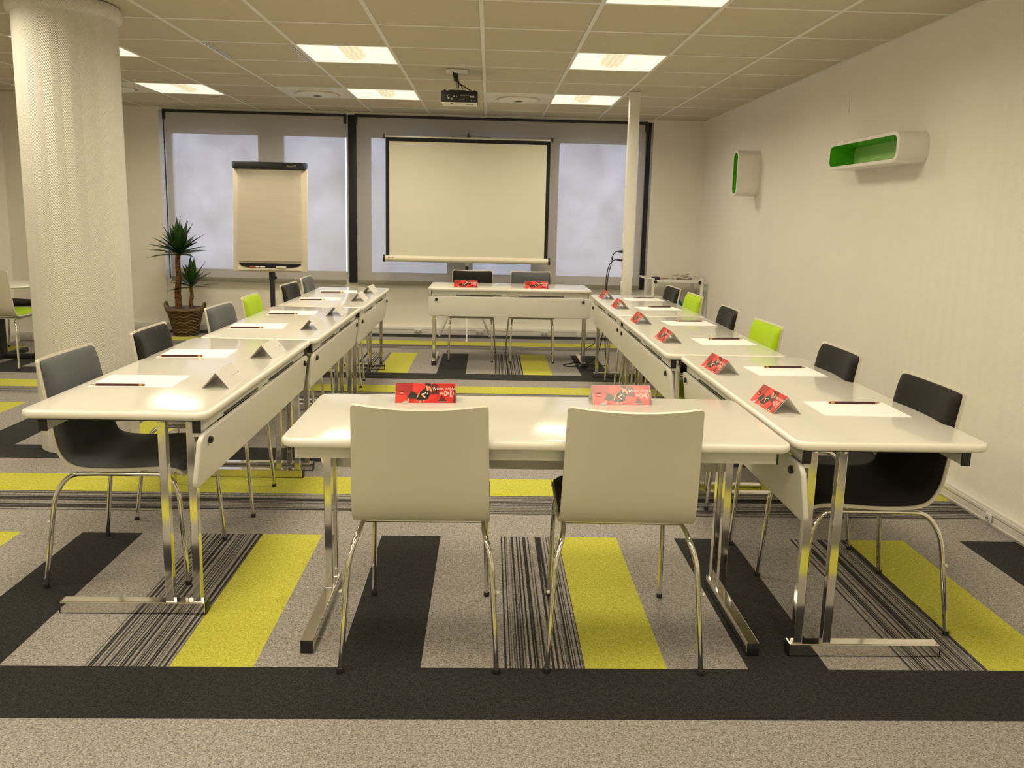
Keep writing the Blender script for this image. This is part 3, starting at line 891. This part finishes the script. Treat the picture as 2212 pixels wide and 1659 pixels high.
for k, (yn, xc, dr) in enumerate(((.634, -1.300, 1), (1.252, -1.304, -2), (2.12, -1.291, 0), (2.736, -1.277, 0), (3.591, -1.268, 0), (4.16, -1.275, -3))):
    put('c', card0, xc, yn + .105, TZ, -PI / 2 + math.radians(dr), 'white folded name card %s on the left row' % ORD[k], 'name card', 'name cards on the left row')
for k, (yn, xc, dr) in enumerate(((.380, .702, 3), (1.052, .699, 3), (1.884, .656, 1), (2.61, .645, 1), (3.415, .643, 2), (4.075, .638, 2))):
    put('c', card0, xc, yn + .110, TZ, -PI / 2 + math.radians(dr), 'red printed name card %s on the right row' % ORD[k], 'name card', 'name cards on the right row')
put('c', card0, -.528, .513, TZ, math.radians(3), 'red printed name card on the foreground table, left of two', 'name card', 'name cards on the foreground table')
put('c', card0, .160, .530, TZ, math.radians(2.5), 'red printed name card on the foreground table, right of two', 'name card', 'name cards on the foreground table')
put('c', card0, -.522, 4.935, TZ, math.radians(3), 'red printed name card on the head table, left of two', 'name card', 'name cards on the head table')
put('c', card0, .115, 4.960, TZ, math.radians(3), 'red printed name card on the head table, right of two', 'name card', 'name cards on the head table')

# ------------------------------------------------------------------ roller blinds
def make_blind(x0, x1, label):
    t = thing('roller_blind', label, 'blind', ((x0 + x1) / 2, 6.70, 0), 0, 'roller blinds'); hw = (x1 - x0) / 2
    bm = B(); box(bm, -hw, hw, -.018, .02, 2.362, 2.389, .004); finish('head_rail', bm, 'frame_black', t)
    bm = B(); n = 24
    vs = [[bm.verts.new((-hw + .012 + (2 * hw - .024) * k / n, .002 * math.sin(k * 1.3), z)) for k in range(n + 1)] for z in (.60, 1.2, 1.8, 2.365)]
    for i in range(3):
        for k in range(n): bm.faces.new((vs[i][k], vs[i][k + 1], vs[i + 1][k + 1], vs[i + 1][k]))
    finish('blind_fabric', bm, 'blind', t, 60)
    bm = B(); box(bm, -hw + .010, hw - .010, -.008, .008, .553, .602, .004); finish('bottom_bar', bm, M['bar'], t)
    for s in (-1, 1):
        bm = B(); box(bm, s * hw - .022 if s > 0 else -hw - .008, s * hw + .008 if s > 0 else -hw + .022, -.024, .0, 2.285, 2.392, .005)
        finish('bracket', bm, 'frame_black', t)
    s = -1 if x0 < -3 else 1
    bm = B(); tube(bm, [(s * (hw - .002), -.012, 2.29), (s * (hw - .002), -.014, .58)], .006, 6); finish('pull_chain', bm, 'frame_black', t)
    return t
M['bar'] = plain('blind_bar', (.26, .25, .21), .5, var=.05)
make_blind(-3.832, -1.888, 'grey roller blind behind the flip chart and plant, left of the two')
make_blind(-1.785, 1.385, 'grey roller blind behind the projection screen, right of the two')

# ------------------------------------------------------------------ square service post
t = thing('service_post', 'white square post from floor to ceiling at the end of the right row', 'post', (.898, 4.77, 0))
bm = B(); box(bm, -.043, .043, -.04, .04, 0, H, .004); finish('post', bm, 'white_gloss', t)
bm = B()
for z0, z1 in ((.72, .80), (.83, .90), (.93, .985), (1.0, 1.055), (1.075, 1.2)):
    box(bm, -.047, -.042, -.022, .022, z0, z1, .002)
finish('socket_strip', bm, 'white_plastic', t)
def cable(pts, label, cat='cable', r=.0042, plug=None, name='power_cable', group=None):
    t = thing(name, label, cat, pts[0], 0, group)
    o = Vector(pts[0])
    bm = B(); tube(bm, smooth_path([Vector(p) - o for p in pts], 8), r, 8); finish('cord', bm, 'black_plastic', t, 60)
    if plug:
        bm = B(); tube(bm, [Vector(a) - o for a in plug], lambda q: .013 - .006 * q, 10); finish('plug', bm, 'black_plastic', t)
    return t
cable([(.815, 4.755, 1.063), (.79, 4.755, 1.058), (.768, 4.755, 1.028), (.762, 4.755, .99), (.752, 4.75, .94), (.735, 4.75, .87), (.727, 4.75, .79), (.723, 4.75, .71), (.722, 4.752, .5), (.735, 4.76, .2), (.76, 4.85, .04), (.72, 4.98, .006), (.60, 5.02, .006)],
      'black cable plugged highest into the square post, with a small bead', plug=[(.850, 4.755, 1.064), (.812, 4.755, 1.063)], group='cables at the square post')
bm = B(); lathe(bm, [(.004, -.012), (.008, -.006), (.008, .006), (.004, .012)], seg=10)
finish('bead', bm, 'black_plastic', bpy.data.objects[-1] if False else [o for o in C.objects if o.name.startswith('power_cable')][-1], loc=(-.052, 0, -.055))
cable([(.812, 4.758, .99), (.778, 4.758, .985), (.742, 4.758, .945), (.722, 4.757, .87), (.716, 4.756, .80), (.719, 4.756, .71), (.717, 4.756, .5), (.70, 4.85, .2), (.66, 5.0, .05), (.60, 5.05, .006), (.53, 4.94, .006), (.56, 4.80, .006), (.66, 4.70, .006), (.80, 4.66, .006)],
      'black cable plugged lower into the square post and looping over the floor', plug=[(.850, 4.758, .988), (.806, 4.758, .988)], group='cables at the square post')
cable([(.90, 6.60, .006), (.82, 6.2, .006), (.70, 5.8, .03), (.61, 5.58, .006), (.565, 5.35, .006), (.55, 5.14, .006), (.47, 5.06, .006), (.385, 4.96, .006), (.42, 4.90, .006), (.53, 4.89, .006)],
      'black cable lying on the carpet behind the right leg of the head table', plug=None)
t = thing('cable_connector', 'small dark blue connector on the carpet by the right leg of the head table', 'connector', (.545, 4.885, 0), .2)
bm = B(); box(bm, -.03, .03, -.016, .016, 0, .022, .005); finish('connector_body', bm, 'blue_cap', t)
bm = B(); tube(bm, [(.028, 0, .011), (.06, 0, .011)], .007, 8); finish('strain_relief', bm, 'black_plastic', t)

# ------------------------------------------------------------------ projection screen on tripod
SY = 6.40
t = thing('projection_screen', 'tripod projection screen with black border before the windows', 'projection screen', (-.555, SY, 0))
bm = B(); hw = .868
n = 8
box(bm, -hw + .038, hw - .038, -.002, .002, .885, 2.092); finish('screen_surface', bm, 'screen', t, 0)
bm = B()
for (a, b, z0, z1) in ((-hw, -hw + .038, .885, 2.130), (hw - .038, hw, .885, 2.130), (-hw + .038, hw - .038, 2.092, 2.130)): box(bm, a, b, -.0025, .0025, z0, z1)
finish('screen_border', bm, 'screen_black', t, 0)
bm = B(); tube(bm, [(-hw - .004, 0, 2.140), (hw + .004, 0, 2.140)], .010, 10); tb = finish('top_bar', bm, 'rail', t)
for s in (-1, 1):
    bm = B(); box(bm, s * (hw + .016) - .012, s * (hw + .016) + .012, -.014, .014, 2.12, 2.165, .004); finish('end_cap', bm, 'black_plastic', tb)
bm = B(); tube(bm, [(-hw - .012, .01, .868), (hw + .010, .01, .868)], .034, 20); cs = finish('roll_casing', bm, 'easel', t, 60)
for s in (-1, 1):
    bm = B(); tube(bm, [(s * (hw + .008), .01, .868), (s * (hw + .030), .01, .868)], .039, 20); finish('end_cap', bm, 'black_plastic', cs, 60)
bm = B(); box(bm, -hw + .025, -hw + .04, -.0265, -.024, .874, .886)
def onfront(x0, z0, y=-.0265): return lambda a, b: (x0 + a, y, z0 + b)
finish('maker_mark', bm, 'logo_red', cs, 0)
bm = B(); text_bm(bm, 'oray', .022, onfront(-hw + .045, .876, -.0275)); finish('maker_lettering', bm, 'ink', cs, 0)
bm = B(); box(bm, -.018, .018, .04, .07, .28, 2.17, .003); box(bm, -.012, .012, .0, .05, 2.14, 2.19, .003); finish('mast', bm, 'dark_metal', t)
bm = B(); box(bm, -.02, .02, .035, .075, .80, .84, .004); finish('mast_clamp', bm, 'rail', t)
for fx, fy in ((-.30, .20), (.26, .25), (.015, -.185)):
    bm = B(); top = Vector((.0 + fx * .06, .055 + (fy - .055) * .06, .62)); bot = Vector((fx, fy, .012))
    tube(bm, [top, bot], .011, 4, square=True)
    mid = top.lerp(bot, .42); tube(bm, [(0, .055, .33), mid], .006, 6)
    lg = finish('leg', bm, 'rail', t)
    bm = B(); lathe(bm, [(.012, 0), (.012, .02)], fx, fy, 10); finish('rubber_foot', bm, 'white_plastic', lg)
bm = B(); tube(bm, smooth_path([(-.19, .015, 2.150), (-.02, .02, 2.168), (.25, .0, 2.150)], 6), .002, 5); finish('pull_cord', bm, 'dark_metal', t)

# ------------------------------------------------------------------ flip chart easel
t = thing('flip_chart', 'flip chart easel with a blank paper pad, between plant and projection screen', 'flip chart', (-2.345, 5.30, 0), math.radians(1.))
lean = lambda z: -.05 + (z - .78) * .09          # the board leans back slightly
def leanbox(bm, x0, x1, d0, d1, z0, z1, bev=.004, mi=0):
    box(bm, x0, x1, d0, d1, z0, z1, bev, mi=mi)
def leaned(bm):
    for v in bm.verts: v.co.y += lean(v.co.z)
    return bm
bm = B(); leanbox(bm, -.338, .338, 0, .022, .783, 1.73, .008)
finish('board', leaned(bm), 'easel', t)
bm = B(); leanbox(bm, -.292, .292, -.018, -.001, .885, 1.722, .003)
pd = finish('paper_pad', leaned(bm), 'pad_paper', t)
bm = B(); leanbox(bm, -.29, .29, -.021, -.0182, .8845, 1.715, .001)
for v in bm.verts:
    if v.co.z < .95: v.co.y -= .006 * (1 if v.co.x < 0 else .5)
finish('front_sheet', leaned(bm), 'pad_paper', pd)
bm = B(); leanbox(bm, -.333, .333, -.045, .03, 1.718, 1.785, .012)
cb = finish('clamp_bar', leaned(bm), 'black_plastic', t)
for s in (-1, 1):
    bm = B(); leanbox(bm, s * .318 - .018, s * .318 + .018, -.047, .032, 1.726, 1.787, .012); finish('end_cap', leaned(bm), 'blue_cap', cb)
bm = B(); text_bm(bm, 'fllayeVA', .030, lambda a, b: (.165 + a * .85, -.0462 + lean(1.75), 1.742 + b)); finish('maker_lettering', bm, 'text_pale', cb, 0)
bm = B()
pts = [(-.285, .855), (-.28, .862), (.28, .862), (.285, .855), (.26, .835), (.2, .822), (.0, .816), (-.2, .822), (-.26, .835)]
prism(bm, pts, -.012, .001, 'y'); tr = finish('pen_tray', leaned(fix_normals(bm)), 'screen_black', t)
bm = B(); prism(bm, [(-.29, .80), (.29, .80), (.29, .822), (.2, .818), (-.2, .818), (-.29, .822)], -.03, .0, 'y'); finish('tray_lip', leaned(fix_normals(bm)), 'easel', tr)
bm = B(); text_bm(bm, 'tcnao', .014, lambda a, b: (-.012 + a, -.0306 + lean(.81), .806 + b)); finish('maker_mark', bm, 'ink', tr, 0)
for i, (x, c, w) in enumerate(((-.15, 'logo_red', .03), (-.11, 'white_plastic', .02), (-.06, 'white_plastic', .022))):
    bm = B(); tube(bm, [(-w, 0, 0), (w, 0, 0)], .007, 10)
    o = finish('marker_pen', bm, c, None, 60, loc=(-2.345 + x, 5.215, .829))
    tag(o, ('red marker pen lying in the flip chart tray', 'white capped marker pen in the middle of the flip chart tray', 'white capped marker pen nearest the centre of the flip chart tray')[i], 'marker pen', 'pens in the flip chart tray')
bm = B(); box(bm, -.045, .045, -.012, .012, -.008, .008, .003)
tag(finish('board_eraser', bm, 'white_plastic', None, loc=(-2.345 + .11, 5.214, .830)), 'white board eraser in the right part of the flip chart tray', 'eraser')
bm = B(); box(bm, -.02, .02, .0, .035, .05, .80, .004); box(bm, -.026, .026, -.004, .04, .70, .785, .005)
pl = finish('pole', bm, 'dark_metal', t)
bm = B(); tube(bm, [(.026, .018, .725), (.04, .018, .725)], .011, 10); finish('height_knob', bm, 'black_plastic', pl)
bm = B()
lathe(bm, [(.27, .012), (.275, .022), (.26, .032), (.05, .05)], 0, .018, 40)
finish('base', bm, 'dark_metal', t)
for k in range(5):
    a = k * 2 * PI / 5; bm = B(); lathe(bm, [(.015, 0), (.018, .006), (.015, .013)], .24 * math.cos(a), .018 + .24 * math.sin(a), 10); finish('glide', bm, 'black_plastic', t)

# ------------------------------------------------------------------ ceiling projector
t = thing('projector', 'black projector hanging from the ceiling on a short mount', 'projector', (-.560, 3.97, H))
bm = B(); box(bm, -.10, .06, -.05, .11, -.008, -.0003, .002); lathe(bm, [(.03, -.018), (.034, -.008)], -.026, .02, 16); finish('mount_plate', bm, 'white_plastic', t)
bm = B(); tube(bm, [(-.026, .02, -.01), (-.026, .02, -.13)], .014, 12); mp = finish('mount_post', bm, 'rail', t)
bm = B(); lathe(bm, [(.026, -.085), (.03, -.08), (.03, -.068), (.026, -.063)], -.026, .02, 16); box(bm, -.045, -.006, -.012, .0, -.083, -.066, .003); finish('clamp', bm, 'rail', mp)
bm = B(); box(bm, -.08, .05, -.02, .12, -.141, -.132, .002)
for sx in (-.075, .045): tube(bm, [(sx, .0, -.137), (sx * 1.2, .05, -.15)], .005, 6)
finish('mount_cradle', bm, 'rail', t)
bm = B(); box(bm, -.137, .137, .0, .205, -.228, -.145, .008); bd = finish('body', bm, 'black_plastic', t)
bm = B(); box(bm, -.133, .133, .006, .2, -.2335, -.2275, .002); finish('underside_cover', bm, 'white_plastic', t)
bm = B(); box(bm, .045, .105, .05, .075, -.236, -.2330, .001); box(bm, -.07, -.045, .02, .035, -.236, -.2330, .001); finish('foot_recess', bm, 'black_plastic', t)
bm = B(); tube(bm, [(-.05, .2, -.19), (-.05, .232, -.19)], .032, 20); finish('lens', bm, 'dark_metal', t)
bm = B()
for x, z, w, h in ((-.08, -.2, .006, .005), (-.062, -.205, .002, .006), (-.055, -.205, .003, .006), (-.04, -.186, .007, .003), (-.02, -.186, .003, .003), (.095, -.186, .016, .006), (.092, -.213, .004, .003), (.118, -.213, .003, .003), (-.09, -.186, .004, .003), (.02, -.205, .02, .0015)):
    box(bm, x - w, x + w, -.0012, .001, z - h, z + h)
text_bm(bm, 'BEN 2AYCA', .013, lambda a, b: (.005 + a, -.0012, -.182 + b)); finish('port_markings', bm, 'rail', bd, 0)
for pts in ([(-.035, .0, -.005), (-.038, -.005, -.05), (-.02, -.01, -.08), (.01, -.012, -.10), (.09, -.008, -.148)], [(-.025, -.005, -.005), (-.024, -.012, -.06), (-.01, -.014, -.085), (.02, -.012, -.12), (.035, -.006, -.15)], [(-.012, .0, -.004), (-.012, -.012, -.06), (-.006, -.014, -.09), (-.008, -.010, -.15), (-.014, -.008, -.175)], [(-.045, .0, -.005), (-.044, -.008, -.04), (-.034, -.012, -.075)]):
    bm = B(); tube(bm, smooth_path(pts, 6), .0045, 6); finish('cable', bm, 'black_plastic', t, 60)
bm = B(); tube(bm, [(-.03, -.01, -.035), (-.022, -.012, -.08)], .017, 8); finish('cable_wrap', bm, 'black_plastic', t)
bm = B()
for x in (-.11, .11): lathe(bm, [(.009, -.146), (.009, -.138)], x, .02, 10)
finish('corner_screw', bm, 'black_plastic', t)

# ------------------------------------------------------------------ wall shelves
def wall_shelf(y0, y1, z0, z1, depth, rad, label, th=.022, backdepth=None):
    """open-fronted rounded box on the right wall, green inside"""
    cy, cz = (y0 + y1) / 2, (z0 + z1) / 2; hy, hz = (y1 - y0) / 2, (z1 - z0) / 2
    t = thing('wall_shelf', label, 'shelf', (XR, cy, cz), 0, 'white and green wall shelves')
    out = rrect(hy, hz, rad, 10); inn = rrect(hy - th, hz - th, max(.012, rad - th), 10)
    P = lambda pts, x: [(x, a, b) for a, b in pts]
    bm = B(); e = .003
    loft(bm, [P(out, -.0005), P(out, -depth + e), P(rrect(hy - e, hz - e, rad - e, 10), -depth), P(rrect(hy - th + .001, hz - th + .001, max(.012, rad - th), 10), -depth)], False, False)
    finish('shell', fix_normals(bm), 'white_gloss', t, 40)
    bm = B(); loft(bm, [P(inn, -depth + .0002), P(inn, -.012)], False, False); finish('green_lining', bm, 'green_gloss', t, 40)
    bm = B(); loft(bm, [P(inn, -.012), P(inn, -.010)]); finish('back_panel', fix_normals(bm), 'green_back', t, 0)
    return t
D1 = .168
wall_shelf(2.092, 2.985, 1.684, 1.852, D1, .058, 'long horizontal white wall shelf lined in green')
wall_shelf(4.790, 4.945, 1.567, 1.960, .20, .074, 'small upright white wall shelf lined in green, nearer the windows')

# ------------------------------------------------------------------ corner trolley with things on it
t = thing('trolley', 'white metal trolley in the far right corner under the windows', 'trolley', (1.70, 6.40, 0))
for sx in (-.265, .255):
    for sy in (-.20, .20):
        bm = B(); box(bm, sx - .014, sx + .014, sy - .012, sy + .012, .06, .745 if sx > 0 else .725, .002); finish('post', bm, 'white_plastic', t)
        bm = B(); tube(bm, [(sx - .01, sy, .03), (sx + .01, sy, .03)], .03, 14); box(bm, sx - .015, sx + .015, sy - .012, sy + .012, .045, .066); finish('castor', bm, 'black_plastic', t)
for z in (.20, .705):
    bm = B(); box(bm, -.25, .24, -.21, .21, z - .022, z, .003); sh = finish('shelf', bm, 'white_plastic', t)
    for sx in (-.243, .233):
        bm = B(); tube(bm, [(sx, -.213, z - .016), (sx, -.205, z - .016)], .018, 14); finish('corner_cap', bm, 'black_plastic', sh)
bm = B(); tube(bm, round_path([(-.265, .17, .716), (-.345, .17, .722), (-.345, -.17, .722), (-.265, -.17, .716)], .03), .009, 8); finish('push_handle', bm, 'white_plastic', t)
bm = B(); tube(bm, [(.255, -.20, .742), (.255, .20, .742)], .008, 8); finish('side_rail', bm, 'rail', t)
t = thing('remote_control', 'black device on the trolley top near its left front post', 'remote control', (1.47, 6.26, .705), .3)
bm = B(); box(bm, -.045, .045, -.022, .022, 0, .034, .01, 3); finish('casing', bm, 'black_plastic', t)
bm = B(); box(bm, -.02, .02, -.008, .008, .033, .036, .002); finish('keys', bm, 'dark_metal', t)
for k in range(2):
    bm = B(); box(bm, -.10, .10, -.07, .07, 0, .006 if k else .010, .001)
    o = finish('leaflet', bm, 'paper' if k == 0 else 'red_mid', None, 0, loc=(1.56 + .012 * k, 6.33 + .02 * k, .705 + .010 * k), rot=(0, 0, .15 + .2 * k))
    if k: o.scale = (.55, .6, .5)
    tag(o, ('white leaflet flat on the trolley top beside the black device', 'small reddish leaflet lying on the white one on the trolley')[k], 'leaflet')
t = thing('cable_tangle', 'heap of tangled off white cable on the right of the trolley top', 'cable', (1.79, 6.40, .705))
pts = []
for k in range(46):
    a = k * .83; r = .05 + .035 * math.sin(k * 1.9)
    pts.append((r * 1.45 * math.cos(a), r * .9 * math.sin(a), .006 + .048 * (.5 + .5 * math.sin(k * 1.37)) * (1 - k / 90)))
bm = B(); tube(bm, smooth_path(pts, 6), .0055, 7); finish('cord', bm, 'cable_white', t, 60)
bm = B(); box(bm, -.10, -.065, -.04, .02, 0, .035, .005); finish('plug', bm, 'cable_white', t)
t = thing('teal_bag', 'teal bag on the lower part of the trolley, between two chair backs', 'bag', (1.685, 6.37, .20))
bm = B(); bmesh.ops.create_uvsphere(bm, u_segments=24, v_segments=14, radius=1.)
for v in bm.verts:
    x, y, z = v.co; r = 1 + .10 * math.sin(5 * x + 3 * z) + .06 * math.sin(9 * y + 4 * x)
    v.co = Vector((x * .13 * r, y * .12 * r, .17 + z * .17 * (1 + .08 * math.sin(7 * x))))
finish('bag_body', bm, 'teal', t, 60)
bm = B(); tube(bm, smooth_path([(-.03, -.12, .12), (.02, -.135, .19), (.07, -.12, .2), (.09, -.09, .13)], 6), .012, 8); finish('strap', bm, 'black_plastic', t, 60)

# ------------------------------------------------------------------ potted yucca in a basket
BX, BY = -3.565, 6.37
t = thing('plant_basket', 'brown wicker basket with two handles on the floor by the window wall', 'basket', (BX, BY, 0))
prof = [(.118, .0), (.126, .006), (.135, .05), (.150, .12), (.168, .20), (.185, .265), (.190, .275)]
bm = B(); lathe(bm, prof, seg=56, cap1=False, uv=(26., lambda p, i: p[1] / .0165)); finish('woven_body', bm, 'wicker', t, 60)
bm = B()
for q, (rr, z) in enumerate(((.190, .275), (.194, .284), (.188, .292))):
    tube(bm, [((rr + .003 * math.sin(9 * k * 2 * PI / 72 + q * 2)) * math.cos(2 * PI * k / 72), (rr + .003 * math.sin(9 * k * 2 * PI / 72 + q * 2)) * math.sin(2 * PI * k / 72), z + .003 * math.cos(9 * k * 2 * PI / 72 + q * 2)) for k in range(73)], .007, 6)
finish('rim', bm, 'wicker_plain', t, 60)
for s in (-1, 1):
    bm = B()
    for q in (-1, 1):
        pth = smooth_path([(s * .175, -.04, .25), (s * .197, -.038, .31), (s * .203, -.02, .345), (s * .204, .0, .355), (s * .203, .02, .345), (s * .197, .038, .31), (s * .175, .04, .25)], 5)
        tube(bm, [p + Vector((q * .005, 0, q * .003)) for p in pth], .007, 6)
    finish('handle', bm, 'wicker_plain', t, 60)
bm = B(); lathe(bm, [(.165, .262), (.174, .300), (.168, .30), (.158, .262)], seg=40, cap0=False, cap1=False); finish('pot_liner', bm, 'liner', t, 60)
p = thing('yucca_plant', 'yucca with a tall and a short trunk in the wicker basket', 'plant', (BX, BY, .20))
bm = B(); lathe(bm, [(.12, 0.), (.158, .03), (.163, .062), (.10, .072)], seg=32); finish('soil', bm, 'soil', p, 60)
def yucca(x0, y0, h, r0, r1, dx, nleaf, lmax, lab):
    bm = B(); pth = [(x0 + dx * q + .004 * math.sin(q * 14), y0 + .003 * math.cos(q * 11), .04 + h * q) for q in [k / 26 for k in range(27)]]
    tube(bm, pth, lambda q: r0 + (r1 - r0) * q + .0016 * math.sin(q * 170), 14)
    for k in range(26):           # leaf-scar stubs
        q = random.random(); a = random.random() * 6.28; i = int(q * 26); c = Vector(pth[i]); rr = r0 + (r1 - r0) * q
        tube(bm, [c + Vector((math.cos(a), math.sin(a), 0)) * rr * .9, c + Vector((math.cos(a), math.sin(a), .3)) * (rr + .006)], .0025, 4)
    finish('trunk', bm, 'bark', p, 60)
    top = Vector(pth[-1]) + Vector((0, 0, -.005))
    for k in range(nleaf):
        a = k * 2.39996 + random.uniform(-.2, .2); q = (k + .5) / nleaf
        el = math.radians(88 - 84 * q ** 1.05 + random.uniform(-6, 6))
        Ln = lmax * (.78 + .3 * random.random()) * (1 - .22 * max(0, q - .6)); W = .036 * (lmax / .33) ** .7 * random.uniform(.8, 1.15)
        if k in (nleaf - 3, nleaf - 5, nleaf - 8): Ln *= 1.15; W *= .45
        d = Vector((math.cos(a) * math.cos(el), math.sin(a) * math.cos(el), math.sin(el)))
        side = d.cross(Vector((0, 0, 1)));  side = side.normalized() if side.length > .05 else Vector((1, 0, 0))
        base = top + Vector((math.cos(a), math.sin(a), 0)) * r1 * .5 + Vector((0, 0, -.07 * q))
        bm = B(); rows = []
        nseg = 7
        for i in range(nseg + 1):
            s = i / nseg
            pt = base + d * Ln * s + Vector((0, 0, -1)) * (.05 * q * s * s * Ln / .3)
            w = W * (.45 + 2.2 * s * (1 - s) if s < 1 else 0) * (1 if s < .6 else (1 - s) / .4 * .95 + .05)
            up = side.cross(d).normalized()
            rows.append([bm.verts.new(pt + side * w + up * w * .35), bm.verts.new(pt - up * .0012), bm.verts.new(pt - side * w + up * w * .35), bm.verts.new(pt + up * .0012)])
        for i in range(nseg):
            for j in range(4): bm.faces.new((rows[i][j], rows[i][(j + 1) % 4], rows[i + 1][(j + 1) % 4], rows[i + 1][j]))
        bm.faces.new(rows[0]); bm.faces.new(rows[-1])
        finish('leaf', fix_normals(bm), 'leaf', p, 60)
yucca(-.072, -.005, .685, .034, .025, .028, 40, .34, 'tall')
yucca(.074, -.02, .345, .021, .017, .012, 26, .27, 'short')

# ------------------------------------------------------------------ street outside the windows
bm = B(); box(bm, -25, 20, 7.3, 40, -4.2, -4.0); struct('trim_8', bm, 'street', smooth=0, label='street below the windows')
bm = B(); box(bm, -30, 26, 19, 24, -4.0, 11.)
bd = tag(finish('street_building', bm, 'facade', None, 0), 'pale building across the street, dimly seen through the blinds', 'building')

# ------------------------------------------------------------------ world, camera, view
w = bpy.data.worlds.new('sky'); S.world = w; w.use_nodes = True
bg = w.node_tree.nodes['Background']; bg.inputs[0].default_value = (.78, .82, 1., 1); bg.inputs[1].default_value = 3.6

p, yv, r = .1615, .0324, .0232
fwd = Vector((math.sin(yv) * math.cos(p), math.cos(yv) * math.cos(p), -math.sin(p)))
right = Vector((math.cos(yv), -math.sin(yv), 0)); up = right.cross(fwd)
R2 = right * math.cos(r) + up * math.sin(r); U2 = -right * math.sin(r) + up * math.cos(r)
cam = bpy.data.cameras.new('camera'); co = bpy.data.objects.new('camera', cam); C.objects.link(co)
m = Matrix((R2, U2, -fwd)).transposed().to_4x4(); m.translation = Vector((-.3148, -2.2233, 1.355))
co.matrix_world = m
cam.sensor_fit = 'HORIZONTAL'; cam.sensor_width = 36.; cam.lens = 1720.31 / 2212 * 36
cam.shift_x = -2.37 / 2212; cam.shift_y = -84.35 / 2212
cam.clip_start = .05; cam.clip_end = 200
S.camera = co
S.view_settings.view_transform = 'Standard'; S.view_settings.look = 'None'
S.view_settings.exposure = .3; S.view_settings.gamma = 1.; S.view_settings.use_curve_mapping = False
